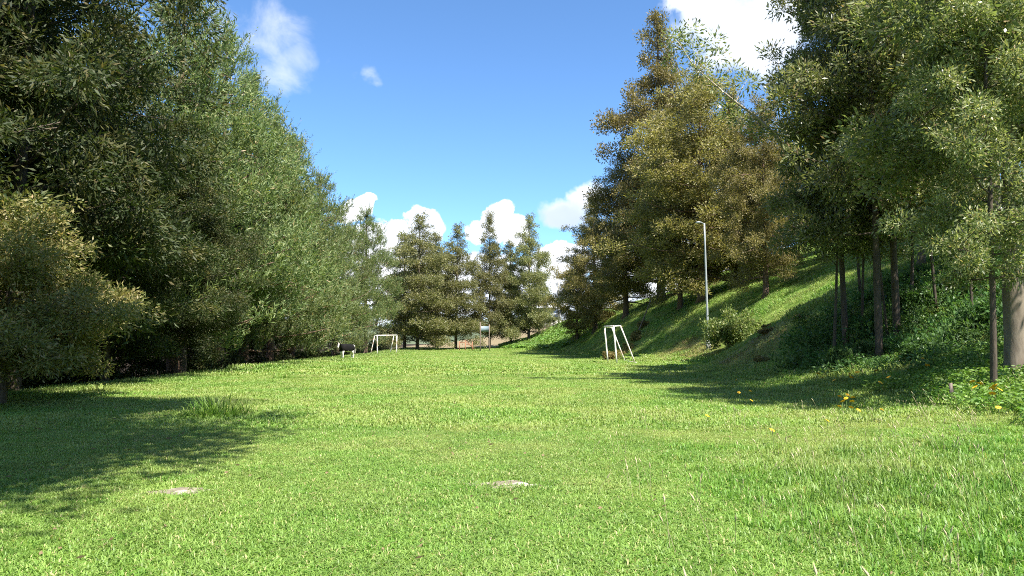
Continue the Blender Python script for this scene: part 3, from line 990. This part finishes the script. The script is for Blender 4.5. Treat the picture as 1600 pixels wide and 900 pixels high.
def gn_scatter(name, pts):
    """pts: list of (x, y, z, rx, ry, rz, s, index); one object whose points carry grass patches"""
    A = np.concatenate(pts)
    me = bpy.data.meshes.new(name)
    me.vertices.add(len(A))
    me.vertices.foreach_set('co', A[:, :3].astype(np.float32).ravel())
    for nm, ty, arr in (('rot', 'FLOAT_VECTOR', A[:, 3:6]), ('scl', 'FLOAT_VECTOR', np.stack([A[:, 6], A[:, 6], A[:, 8]], 1))):
        at_ = me.attributes.new(nm, ty, 'POINT')
        at_.data.foreach_set('vector', arr.astype(np.float32).ravel())
    at_ = me.attributes.new('pick', 'INT', 'POINT')
    at_.data.foreach_set('value', A[:, 7].astype(np.int32))
    o = obj(name, me)
    ng = bpy.data.node_groups.new(name + '_nodes', 'GeometryNodeTree')
    ng.interface.new_socket('Geometry', in_out='INPUT', socket_type='NodeSocketGeometry')
    ng.interface.new_socket('Geometry', in_out='OUTPUT', socket_type='NodeSocketGeometry')
    N = ng.nodes
    gi, go = N.new('NodeGroupInput'), N.new('NodeGroupOutput')
    ci = N.new('GeometryNodeCollectionInfo')
    ci.inputs['Collection'].default_value = tcol
    ci.inputs['Separate Children'].default_value = True
    ci.inputs['Reset Children'].default_value = True
    ip = N.new('GeometryNodeInstanceOnPoints')
    ip.inputs['Pick Instance'].default_value = True

    def attr(nm, ty):
        a = N.new('GeometryNodeInputNamedAttribute')
        a.data_type = ty
        a.inputs['Name'].default_value = nm
        return [s for s in a.outputs if s.enabled and s.name == 'Attribute'][0]
    L_ = ng.links.new
    L_(gi.outputs[0], ip.inputs['Points'])
    L_(ci.outputs[0], ip.inputs['Instance'])
    L_(attr('pick', 'INT'), ip.inputs['Instance Index'])
    L_(attr('rot', 'FLOAT_VECTOR'), ip.inputs['Rotation'])
    L_(attr('scl', 'FLOAT_VECTOR'), ip.inputs['Scale'])
    L_(ip.outputs[0], go.inputs[0])
    md = o.modifiers.new('scatter', 'NODES')
    md.node_group = ng
    return o


def rows(X, Y, idx, s, sz, rs, follow=True):
    n = len(X)
    z = height(X, Y)
    e = .15
    gx_ = (height(X + e, Y) - z) / e
    gy_ = (height(X, Y + e) - z) / e
    rx = np.arctan(gy_) * .85
    ry = -np.arctan(gx_) * .85
    # rotate about the vertical first by quarter turns so that the slope tilt stays right
    rz = rs.uniform(0, 6.28, n) if not follow else np.zeros(n)
    return np.stack([X, Y, z, rx, ry, rz, s, idx, sz], 1)


rs = np.random.default_rng(21)
lawn, bank = [], []


def tall(x, y):
    """how tall the lawn stands: lush towards the right front, tussocky along the left edge"""
    lush = smooth(x - .10 * y * 0, 1.2, 4.2) * (1 - smooth(y, 7.5, 12.0)) * smooth(x / np.maximum(y, 1), .12, .34)
    edge = smooth(-x, 11.6, 14.2) * smooth(y, 16, 22)
    return lush, edge


def bare(x, y):
    m_ = np.zeros(len(x), bool)
    for (a, b_, rx_, ry_) in ((PATCHES[0][0], PATCHES[0][1], .46, .30), (PATCHES[1][0], PATCHES[1][1], .40, .27)):
        m_ |= ((x - a) / rx_) ** 2 + ((y - b_) / ry_) ** 2 < 1
    return m_


for (y0, y1, step, pool, s0) in ((2.6, 13.5, .27, NEAR, 1.0), (13.5, 34, .50, MID, 1.0), (34, 122, 1.05, FAR, 1.0)):
    X, Y = scatter_points(-19, 24, y0, y1, step, rs)
    z = height(X, Y)
    ok = (X > edge_x(Y)) & (z < .55 + .3 * (Y < 14)) & ~bare(X, Y)
    X, Y = X[ok], Y[ok]
    lush, edge = tall(X, Y)
    n = len(X)
    s = s0 * rs.uniform(.85, 1.2, n)
    nzv = np.clip(bump(X * 1.7 + 3, Y * 1.7), -1, 1)
    sz = s * (1 + .35 * nzv + 1.1 * edge + .5 * lush)
    idx = np.array(pool)[rs.integers(0, len(pool), n)]
    if pool is NEAR:
        lu = rs.uniform(0, 1, n) < lush * .8
        idx = np.where(lu, np.array(LUSH)[rs.integers(0, 3, n)], idx)
    r_ = rows(X, Y, idx, s, sz, rs)
    r_[:, 5] = rs.uniform(0, 6.28, n)
    r_[:, 3:5] *= 0.3
    lawn.append(r_)
X, Y = scatter_points(.3, 14, 3.4, 16, .55, rs)
ok = (X / Y > .08 + .25 * rs.uniform(0, 1, len(X))) & (rs.uniform(0, 1, len(X)) < .45)
X, Y = X[ok], Y[ok]
s = rs.uniform(.7, 1.25, len(X))
lawn.append(rows(X, Y, np.array(STALK)[rs.integers(0, 3, len(X))], s, s, rs))
X, Y = scatter_points(-14, 14, 3.2, 34, 1.3, rs)
ok = rs.uniform(0, 1, len(X)) < .35 + .5 * (np.abs(X) > 7)
X, Y = X[ok], Y[ok]
s = rs.uniform(.7, 1.2, len(X))
lawn.append(rows(X, Y, np.array(LITTER)[rs.integers(0, 2, len(X))], s, s, rs))
X, Y = scatter_points(4, 48, 6, 112, .95, rs)
z = height(X, Y)
shade = ((X - 13.5) * .27) ** 2 + ((Y - 23.5) * .15) ** 2 < .75
brown = np.maximum(1 - ((X - 11.6) * .4) ** 2 - ((Y - 49) * .16) ** 2, 1 - ((X - 10.6) * .45) ** 2 - ((Y - 33.5) * .22) ** 2)
ok = (z >= .45) & ~(shade & (rs.uniform(0, 1, len(X)) < .25))
X, Y, brown = X[ok], Y[ok], brown[ok]
n = len(X)
s = rs.uniform(.8, 1.3, n)
pk = np.where(rs.uniform(0, 1, n) < np.clip(brown * 2.2, 0, .9), np.array(DRY)[rs.integers(0, 2, n)], np.array(HILL)[rs.integers(0, 3, n)])
r_ = rows(X, Y, pk, s, s * rs.uniform(.5, 1.3, n), rs)
bank.append(r_)
grass = tag(gn_scatter('lawn_grass', lawn), kind='stuff')
hill_grass = tag(gn_scatter('hillside_grass', bank), kind='stuff')
# leafy ground cover: by the thick trunk, along the right bank, and on the far mound
cov = []
X, Y = scatter_points(8.2, 15, 11.5, 20, .45, rs)
ok = (height(X, Y) > .3) & (rs.uniform(0, 1, len(X)) < .75)
X, Y = X[ok], Y[ok]
s = rs.uniform(.7, 1.1, len(X))
cov.append(rows(X, Y, np.array(COVER)[rs.integers(0, 2, len(X))], s, s, rs))
X, Y = scatter_points(8, 22, 18, 32, .6, rs)
sh_ = ((X - 13.8) * .24) ** 2 + ((Y - 24) * .15) ** 2 + rs.uniform(-.4, .4, len(X))
ok = (height(X, Y) > .5) & (sh_ < .8)
X, Y = X[ok], Y[ok]
s = rs.uniform(.5, 1.2, len(X))
cov.append(rows(X, Y, np.array(UNDER)[rs.integers(0, 3, len(X))], s, s * rs.uniform(.5, 1.4, len(X)), rs))
X, Y = scatter_points(-1, 14, 99, 122, .9, rs)
zz = height(X, Y)
ok = (zz > .5) & (zz < 5.5) & (rs.uniform(0, 1, len(X)) < .9)
X, Y = X[ok], Y[ok]
s = rs.uniform(.8, 1.2, len(X))
cov.append(rows(X, Y, np.array(COVFAR)[rs.integers(0, 2, len(X))], s, s * 1.2, rs))
tag(gn_scatter('ground_cover', cov), kind='stuff')


# single tussocks that stand out of the lawn
def tuft_mesh(seed, n, rad, hmin, hmax, wd):
    me = clump(seed, n, rad, hmin, hmax, wd, M['grass_lush'], .75, dome=True)
    me.name = 'grass_tuft'
    return me


tuft_big = tuft_mesh(120, 420, .55, .25, .62, .016)
tuft_small = tuft_mesh(121, 260, .40, .12, .32, .014)
for (px, py, s, me, lb) in [(340, 650, 1.25, tuft_big, 'large dark tussock of long grass inside the left tree shadow'),
                            (820, 616, .95, tuft_small, 'single green tussock in the open middle of the lawn'),
                            (548, 575, 1.6, tuft_small, 'flat bright tussock on the lawn in front of the cow'),
                            (442, 592, 1.5, tuft_small, 'broad low tussock near the left edge by the dark hollow'),
                            (160, 612, 1.5, tuft_small, 'sunlit tussock at the left edge under the golden acacia'),
                            (345, 588, 1.3, tuft_small, 'small tussock at the edge in front of the stout trunk')]:
    x, y, z = hit(px, py)
    o = obj('grass_tuft', me, None, (x, y, z - .02), (0, 0, px * .1), s)
    tag(o, lb, 'grass tuft', 'tussocks standing out of the lawn')

# ------------------------------------------------------------------ bare earth patches in the lawn
M['earth'] = surf_mat('pale_dry_earth', (.12, .10, .07), (.27, .23, .17), 14, .95, .9, c3=(.36, .32, .25), s3=5)


def earth_patch(px, py, rx_, ry_, rz, label, seed, tilt=0):
    rs = np.random.default_rng(seed)
    x, y, z = hit(px, py)
    V, q = [(0, 0, .022)], []
    na, nr = 26, 6
    wob = 1 + .22 * np.sin(np.arange(na) * .9 + seed) + rs.uniform(-.14, .14, na)
    for j in range(1, nr + 1):
        f = j / nr
        for i in range(na):
            a = i * 2 * math.pi / na
            zz = .012 * (1 - f ** 2) + rs.normal(0, .005) + (-.03 if j == nr else 0)
            V.append((math.cos(a) * rx_ * f * wob[i], math.sin(a) * ry_ * f * wob[i], zz))
    t_ = [(0, 1 + i, 1 + (i + 1) % na) for i in range(na)]
    for j in range(nr - 1):
        for i in range(na):
            a, b_ = 1 + j * na + i, 1 + j * na + (i + 1) % na
            q.append((a, a + na, b_ + na, b_))
    o = obj('bare_earth', mesh_np('bare_earth', V, q, t_, [M['earth']], True), None, (x, y, z + .004), (0, 0, rz))
    return tag(o, label, kind='structure')


earth_patch(788, 759, .44, .22, .05, 'pale bare patch of dry earth in the middle of the lawn', 3)
earth_patch(286, 770, .38, .18, .15, 'pale bare patch of earth beside the left shadow', 8)
# the pale stone lying in the middle patch
x, y, z = hit(812, 761)
mb = MB()
rs = np.random.default_rng(4)
th = np.linspace(0, 2 * math.pi, 11)[:-1]
V = [(0, 0, .05)] + [(math.cos(a) * r0 * .10, math.sin(a) * r0 * .07, zz) for r0, zz in ((.55, .045), (.95, .02), (1.0, -.02)) for a in th + rs.normal(0, .08, 10)]
q, t_ = [], [(0, 1 + i, 1 + (i + 1) % 10) for i in range(10)]
for j in range(2):
    for i in range(10):
        a, b_ = 1 + j * 10 + i, 1 + j * 10 + (i + 1) % 10
        q.append((a, a + 10, b_ + 10, b_))
M['stone'] = surf_mat('pale_stone', (.28, .255, .215), (.44, .41, .355), 12, .9, .5)
tag(obj('stone', mesh_np('stone', V, q, t_, [M['stone']]), None, (x, y, z + .008), (0, 0, .3), (1, 1, .45)), 'flat pale stone lying in the bare patch in mid lawn', 'stone')

# ------------------------------------------------------------------ flowers
M['petal'] = surf_mat('orange_yellow_petal', (.75, .36, .01), (.85, .55, .02), 20, .6, .1)
M['eye'] = surf_mat('flower_eye', (.45, .17, .01), (.60, .28, .01), 40, .8, .3)
M['flower_stem'] = surf_mat('flower_stem', (.08, .16, .03), (.14, .22, .05), 10, .7, .1)
mb = MB()
mb.tube([(0, 0, -.03), (.01, 0, .12), (.0, .01, .24)], [.005, .004, .003], 5)
fs_stem = mb.mesh('stem', M['flower_stem'])
V, q = [], []
for i in range(12):
    a = i * 2 * math.pi / 12
    ca, sa = math.cos(a), math.sin(a)
    n0 = len(V)
    for (r0, wd, zz) in ((.008, .006, 0), (.030, .012, .008 + .004 * (i % 2)), (.046, .004, .004)):
        V += [(ca * r0 - sa * wd, sa * r0 + ca * wd, zz), (ca * r0 + sa * wd, sa * r0 - ca * wd, zz)]
    q += [(n0, n0 + 1, n0 + 3, n0 + 2), (n0 + 2, n0 + 3, n0 + 5, n0 + 4)]
fs_pet = mesh_np('petals', V, q, None, [M['petal']])
mb = MB()
mb.tube([(0, 0, -.006), (0, 0, .006), (0, 0, .011)], [.012, .013, .006], 8)
fs_eye = mb.mesh('flower_centre', M['eye'])
SHR = 'in the cluster at the front edge of the right shadow'
flowers = [(1313, 634, 0), (1322, 638, 0), (1333, 636, 0), (1317, 643, 0), (1332, 643, 0), (1313, 653, 0), (1331, 655, 0), (1326, 632, 0),
           (1520, 618, 1), (1533, 622, 1), (1523, 629, 1), (1554, 628, 1), (1552, 632, 1), (1552, 641, 1), (1565, 634, 1), (1556, 626, 1),
           (1329, 598, 2), (1340, 596, 2), (1331, 605, 2), (1328, 601, 2), (1369, 594, 2), (1377, 615, 2), (1388, 606, 2), (1303, 609, 2), (1279, 597, 2), (1285, 604, 2),
           (1208, 693, 3), (1294, 675, 4), (1343, 656, 5), (1379, 656, 6), (1173, 620, 7), (1155, 623, 7), (1175, 638, 7), (1106, 666, 8), (1450, 587, 9), (1441, 576, 9), (1561, 655, 10),
           (1150, 600, 11)]
FL = {0: 'yellow orange flower in the tight cluster at the front edge of the right shadow', 1: 'yellow flower in the cluster below the thin leaning tree',
      2: 'small orange flower scattered in the shade of the right bank', 3: 'lone yellow flower nearest the camera on the open lawn',
      4: 'lone yellow flower on the lawn between the nearest one and the shadow cluster', 5: 'yellow flower just right of the tight cluster in the grass',
      6: 'yellow flower at the sunlit rim of the shadow, right of the tight cluster', 7: 'small yellow flower on the open lawn left of the shadow',
      8: 'small lone yellow flower farthest left on the lawn', 9: 'orange flower standing tall in the undergrowth in front of the trunks', 10: 'pale yellow flower lowest under the thin leaning tree',
      11: 'tiny yellow flower at the foot of the brown bank'}
for (px, py, g) in flowers:
    x, y, z = hit(px, py + 5)
    sc_ = {0: 1.1, 1: 1.4, 2: 1.35, 9: 1.4}.get(g, .95)
    f_ = thing('yellow_flower', FL[g], 'flower', (x, y, z), px * .37, 'yellow and orange flowers near the right bank', sc_)
    obj('stem', fs_stem, f_)
    h_ = obj('petals', fs_pet, f_, (0, .01, .245), (R(32), 0, 0))
    obj('flower_centre', fs_eye, h_)

# ------------------------------------------------------------------ goals
def bar(mb, a, b_, r_, sides=10):
    a, b_ = np.array(a, float), np.array(b_, float)
    return mb.tube(np.linspace(a, b_, 4), r_, sides)


def goal(label, fA, fB, bA, bB, footA, footB, backA, backB, r_=.045):
    """tops of the two front posts, tops of the two rear struts, and the four feet"""
    org = (np.array(footA) + np.array(footB)) / 2
    org[2] = hz(org[0], org[1])
    g = thing('goal', label, 'goal', tuple(org), 0, 'white pipe goals')

    def piece(nm, a, b_, rr):
        mb = MB()
        bar(mb, np.array(a) - org, np.array(b_) - org, rr)
        return obj(nm, mb.mesh(nm, M['white_paint']), g)
    dn = np.array([0, 0, -.15])
    piece('post', np.array(footA) + dn, fA, r_)
    piece('post', np.array(footB) + dn, fB, r_)
    piece('crossbar', fA, fB, r_ * 1.08)
    piece('strut', np.array(backA) + dn, bA, r_ * .8)
    piece('strut', np.array(backB) + dn, bB, r_ * .8)
    piece('top_bar', fA, bA, r_ * .79)
    piece('top_bar', fB, bB, r_ * .79)
    mb = MB()
    bar(mb, np.array(backA) - org + [0, 0, .06], np.array(backB) - org + [0, 0, .06], r_ * .7)
    obj('ground_bar', mb.mesh('ground_bar', M['white_paint']), g)
    return g


def gp(px, d):
    return np.array(at(px, d))


goal('near white goal seen from its end, leaning at the foot of the hill', P(944.5, 510.5, 53), P(958.7, 510, 48), P(956, 511.8, 53.1), P(969.5, 509, 48.1),
     gp(950, 53), gp(964, 48), gp(978, 53.2), gp(994, 48.2), .055)
goal('far small white goal in front of the pines by the cow', P(589.5, 524.3, 84), P(620, 523.8, 88.2), P(585.5, 524.3, 84.3), P(615.5, 524.6, 88.5),
     gp(589.5, 84), gp(619.5, 88.2), gp(578.5, 84.4), gp(609, 88.7), .065)

# ------------------------------------------------------------------ lamp post
bx_, by_, bz_ = at(1107, 47)
top = P(1100.5, 349, 47)
lp = thing('lamp_post', 'tall thin grey lamp post with a short lamp arm at the foot of the hill', 'lamp post', (bx_, by_, bz_))
tp = top - np.array([bx_, by_, bz_])
mb = MB()
mb.tube(np.linspace((0, 0, -.3), tp, 7), np.linspace(.085, .05, 7), 10)
obj('pole', mb.mesh('pole', M['steel']), lp)
mb = MB()
mb.tube([(0, 0, -.1), (0, 0, .55), (0, 0, .60)], [.15, .15, .09], 10)
obj('base_sleeve', mb.mesh('base_sleeve', M['concrete']), lp)
mb = MB()
mb.tube([tp + [0, 0, -.04], tp + [-.12, 0, .02], tp + [-.25, -.02, .05]], [.03, .028, .028], 8)
arm = obj('arm', mb.mesh('arm', M['steel']), lp)
mb = MB()
hv = [(-.20, .07, .03), (-.20, -.07, .03), (-.40, -.10, .02), (-.40, .10, .02), (-.55, -.06, .03), (-.55, .06, .03),
      (-.20, .06, .09), (-.20, -.06, .09), (-.40, -.07, .13), (-.40, .07, .13), (-.54, -.04, .09), (-.54, .04, .09)]
mb.add(np.array(hv) + tp, [(0, 1, 2, 3), (3, 2, 4, 5), (6, 9, 8, 7), (9, 11, 10, 8), (0, 6, 7, 1), (1, 7, 8, 2), (2, 8, 10, 4), (4, 10, 11, 5), (5, 11, 9, 3), (3, 9, 6, 0)])
hd = obj('lamp_head', mb.mesh('lamp_head', M['steel'], False), lp)
mb = MB()
mb.box(tp + [-.40, 0, .012], (.22, .13, .03))
obj('lens', mb.mesh('lens', M['lamp_glass'], False), hd)

# ------------------------------------------------------------------ far end furniture
fb = thing('post_frame', 'two tall grey posts joined by a blue grey board at the far lawn end', 'post frame', at(757, 99))
org = np.array(at(757, 99))
for (px, ty, d) in ((750.5, 503, 99), (764.5, 507, 101)):
    mb = MB()
    f_ = np.array(at(px, d))
    mb.tube(np.linspace(f_ - org - [0, 0, .3], P(px, ty, d) - org, 4), .085, 8, .05)
    obj('post', mb.mesh('post', M['wood']), fb)
a, b_ = P(751.5, 514, 99.1) - org, P(763.8, 514, 100.9) - org
mb = MB()
dv = unit(b_ - a)
mb.box((a + b_) / 2, (np.linalg.norm(b_ - a) * .98, .05, .75), math.atan2(dv[1], dv[0]))
obj('board', mb.mesh('board', M['net'], False), fb)

rf = thing('rail_fence', 'broken red brown wooden rails beside the two posts', 'fence', at(728, 102))
org = np.array(at(728, 102))
for px in (718, 727, 738):
    mb = MB()
    f_ = np.array(at(px, 102)) - org
    mb.tube([f_ - [0, 0, .2], f_ + [0, 0, 1.25]], .07, 6)
    obj('post', mb.mesh('post', M['wood_red']), rf)
for (pa, pb) in (((718, 535), (727, 535)), ((726, 531), (741, 545)), ((727, 537), (738, 540))):
    mb = MB()
    mb.tube([P(*pa, 102) - org, P(*pb, 102) - org], .06, 6)
    obj('rail', mb.mesh('rail', M['wood_red']), rf)

x, y, z = at(873, 120)
cp = thing('utility_pole', 'pale concrete pole standing above the far grassy mound', 'pole', (x, y, z))
mb = MB()
mb.tube([(0, 0, -.3), (0, 0, 3), (0, 0, 8.5)], [.17, .15, .11], 10)
obj('shaft', mb.mesh('shaft', M['concrete']), cp)
mb = MB()
mb.box((0, 0, 8.0), (1.5, .1, .1), .4)
obj('cross_arm', mb.mesh('cross_arm', M['concrete'], False), cp)

# low wall and house behind the far trees
x, y, z = at(866, 128)
lw = thing('garden_wall', 'low pale wall beside the concrete pole', 'wall', (x, y, z), .1)
mb = MB()
mb.box((0, 0, .35), (6.5, .25, 1.3))
obj('wall', mb.mesh('wall', M['concrete'], False), lw)
mb = MB()
mb.box((0, 0, 1.04), (6.6, .34, .08))
obj('coping', mb.mesh('coping', M['concrete'], False), lw)
M['house_wall'] = surf_mat('blue_grey_render', (.34, .40, .46), (.44, .50, .56), 3, .9, .1)
M['roof'] = surf_mat('white_sheet_roof', (.66, .68, .70), (.78, .79, .80), 3, .5, .1)
M['dark_glass'] = surf_mat('dark_glass', (.03, .04, .05), (.05, .06, .08), 3, .15, 0)
x, y, z = at(846, 155)
hs = thing('house', 'blue grey house with a white roof behind the far trees', 'house', (x, y, z), -.12)
mb = MB()
mb.box((0, 0, 1.0), (10, 7, 4.8))
obj('wall', mb.mesh('wall', M['house_wall'], False), hs)
mb = MB()
v = [(-5.5, -4, 3.35), (5.5, -4, 3.35), (5.5, 4, 3.35), (-5.5, 4, 3.35), (-5.5, 0, 5.4), (5.5, 0, 5.4)]
v2 = [(a, b_, c_ + .14) for a, b_, c_ in v]
mb.add(v + v2, [(6, 7, 11, 10), (8, 9, 10, 11), (0, 4, 5, 1), (2, 5, 4, 3), (0, 1, 7, 6), (2, 3, 9, 8), (1, 5, 11, 7), (5, 2, 8, 11), (4, 0, 6, 10), (3, 4, 10, 9)])
obj('roof', mb.mesh('roof', M['roof'], False), hs)
for k in (-3.2, 0.2, 3.4):
    mb = MB()
    mb.box((k, -3.52, 1.6), (1.5, .1, 1.3))
    f_ = obj('window', mb.mesh('window', M['roof'], False), hs)
    mb = MB()
    mb.box((k, -3.575, 1.6), (1.3, .04, 1.1))
    obj('pane', mb.mesh('pane', M['dark_glass'], False), f_)

# leaning pole on the hillside
a = np.array(at(992, 66))
o = thing('leaning_pole', 'pale pole leaning out of the low shrub row on the hillside', 'pole', tuple(a))
mb = MB()
e = P(1019, 464, 67.5) - a
mb.tube(np.linspace((0, 0, -.2), e, 5), np.linspace(.07, .05, 5), 8, .05)
obj('shaft', mb.mesh('shaft', M['wood']), o)

# short weathered stake on the right bank
x, y, z = hit(1486, 632)
o = obj('stake', MB().tube([(0, 0, -.15), (.01, 0, .2), (.0, .02, .42)], [.045, .042, .036], 7, .08).mesh('stake', M['wood']), None, (x, y, z), (0, R(4), .3))
tag(o, 'short weathered stake at the front edge of the right bank', 'stake')

# bare pale branch reaching out of the right trees against the sky
org = np.array(at(1322, 26.5))
pts = [P(1262, 285, 26.2), P(1234, 244, 25.9), P(1208, 208, 25.6), P(1185, 185, 25.4), P(1150, 160, 25.2), P(1120, 135, 25.0), P(1085, 105, 24.8), P(1068, 78, 24.7)]
bo = thing('bare_branch', 'long pale bough slanting up out of the right trees against the sky', 'branch', tuple(pts[0]))
pp = np.array(pts) - pts[0]
mb = MB()
pin = np.vstack([pp[0] - (pp[1] - pp[0]) * 1.3, pp])
mb.tube(pin, np.linspace(.075, .014, len(pin)), 8, .08)
for k, (dx, dz) in ((3, (-.9, .05)), (4, (.5, .9)), (5, (-.7, .12)), (5, (.55, .75)), (6, (.2, .7)), (7, (-.3, .5))):
    b0 = pp[k]
    mb.tube([b0, b0 + [dx * .5, .1, dz * .6], b0 + [dx, .2, dz]], [.02, .014, .006], 5, cap=False)
obj('bough', mb.mesh('bough', M['bark_bough']), bo)
rs = np.random.default_rng(77)
cc = []
for k in range(2, 8):
    for _ in range(4 if k > 3 else 2):
        cc.append(pp[k] + rs.normal(0, .45, 3) + [.25, 0, .45])
cc = np.array(cc)
idx = rs.integers(0, len(cc), 2200)
d_ = unit(rs.normal(size=(2200, 3)))
v, q = leaves(cc[idx] + d_ * .42 * (rs.uniform(0, 1, 2200) ** .5)[:, None], d_ + [0, 0, .1], .15, .06, rs)
obj('foliage', mesh_np('foliage', v, q, None, [M['leaf_green']]), bo)

# ------------------------------------------------------------------ the cow
cm, t = new_mat('cow_hide')
tco = t.n('ShaderNodeTexCoord')
sp = t.n('ShaderNodeSeparateXYZ')
t.put(sp.inputs[0], tco.outputs['Object'])
nz = t.noise(tco.outputs['Object'], 1.5, 2, .5)
legw = t.sstep(t.math('ADD', sp.outputs[2], t.math('MULTIPLY', t.math('SUBTRACT', nz, .5), .35)), .78, .70)
ay = t.math('ABSOLUTE', t.math('SUBTRACT', sp.outputs[1], t.math('MULTIPLY', t.math('SUBTRACT', sp.outputs[0], .78), .57)))
blaze = t.math('MULTIPLY', t.sstep(ay, .085, .06), t.math('MULTIPLY', t.sstep(sp.outputs[0], 1.02, 1.08), t.sstep(sp.outputs[2], .8, .9)))
rump = t.math('MULTIPLY', t.sstep(sp.outputs[0], -.74, -.80), t.sstep(nz, .40, .50))
wm = t.math('MAXIMUM', legw, t.math('MAXIMUM', blaze, rump))
c = t.mix(wm, (.007, .0065, .0065), (.72, .68, .62))
p = t.n('ShaderNodeBsdfPrincipled')
t.put(p.inputs['Base Color'], c)
p.inputs['Roughness'].default_value = .75
p.inputs['Specular IOR Level'].default_value = .15
o = t.n('ShaderNodeOutputMaterial')
t.put(o.inputs['Surface'], p.outputs[0])

V = {'pel': (-.55, 0, 1.12, .30, .34), 'belly': (-.1, 0, 1.02, .36, .40), 'chest': (.45, 0, 1.02, .30, .37), 'with': (.62, 0, 1.16, .20, .28),
     'neck': (.88, .08, 1.24, .13, .19), 'poll': (1.08, .18, 1.36, .11, .13), 'face': (1.22, .26, 1.20, .085, .095), 'muz': (1.32, .32, 1.04, .075, .07),
     'rump': (-.86, 0, 1.14, .18, .24)}
E_ = [('pel', 'belly'), ('belly', 'chest'), ('chest', 'with'), ('with', 'neck'), ('neck', 'poll'), ('poll', 'face'), ('face', 'muz'), ('pel', 'rump')]
for s_, sd in ((1, 'l'), (-1, 'r')):
    V['ear' + sd] = (1.05, .18 + s_ * .24, 1.37, .035, .02)
    E_.append(('poll', 'ear' + sd))
    st_ = .06 * s_
    for nm, x0, ch in (('f', .50, [(.50, .86, .13), (.52 + st_, .55, .075), (.50 + st_, .30, .05), (.50 + st_, .08, .048), (.55 + st_, .0, .055)]),
                       ('h', -.70, [(-.72, .92, .17), (-.62 + st_, .66, .11), (-.80 + st_, .48, .06), (-.76 + st_, .2, .048), (-.72 + st_, .0, .055)])):
        prev = 'chest' if nm == 'f' else 'pel'
        for i, (x_, z_, r_) in enumerate(ch):
            k = nm + sd + str(i)
            V[k] = (x_, s_ * (.17 if i < 4 else .175), z_, r_, r_)
            E_.append((prev, k))
            prev = k
V['t1'] = (-1.02, 0, 1.2, .035, .035)
V['t2'] = (-1.06, .02, .9, .022, .022)
V['t3'] = (-1.05, .03, .55, .03, .03)
E_ += [('rump', 't1'), ('t1', 't2'), ('t2', 't3')]
V['ud'] = (-.48, 0, .74, .12, .10)
E_.append(('pel', 'ud'))
keys = list(V)
me = bpy.data.meshes.new('body')
me.from_pydata([V[k][:3] for k in keys], [(keys.index(a), keys.index(b_)) for a, b_ in E_], [])
me.materials.append(cm)
x, y, z = at(541, 63)
cow = thing('cow', 'black and white cow with a white face standing at the edge of the left trees', 'cow', (x, y, z), R(238), scale=.95)
body = obj('body', me, cow)
sk = body.modifiers.new('skin', 'SKIN')
sk.use_smooth_shade = True
for i, k in enumerate(keys):
    me.skin_vertices[0].data[i].radius = (V[k][3], V[k][4])
    me.skin_vertices[0].data[i].use_root = (k == 'pel')
sb = body.modifiers.new('subdivision', 'SUBSURF')
sb.levels = sb.render_levels = 2
M['horn'] = surf_mat('horn', (.30, .26, .20), (.42, .37, .30), 10, .5, .1)
M['cow_eye'] = surf_mat('cow_eye', (.01, .008, .006), (.02, .015, .01), 10, .1, 0)
for s_ in (1, -1):
    mb = MB()
    mb.tube([(1.06, .18 + s_ * .07, 1.44), (1.05, .18 + s_ * .15, 1.50), (1.08, .18 + s_ * .17, 1.57)], [.03, .022, .006], 7)
    obj('horn', mb.mesh('horn', M['horn']), cow)
    mb = MB()
    c0 = np.array([1.17 - s_ * .03, .22 + s_ * .085, 1.27])
    mb.tube([c0 - [.015, 0, .0], c0, c0 + [.015, 0, 0]], [.008, .018, .008], 8)
    obj('eye', mb.mesh('eye', M['cow_eye']), cow)
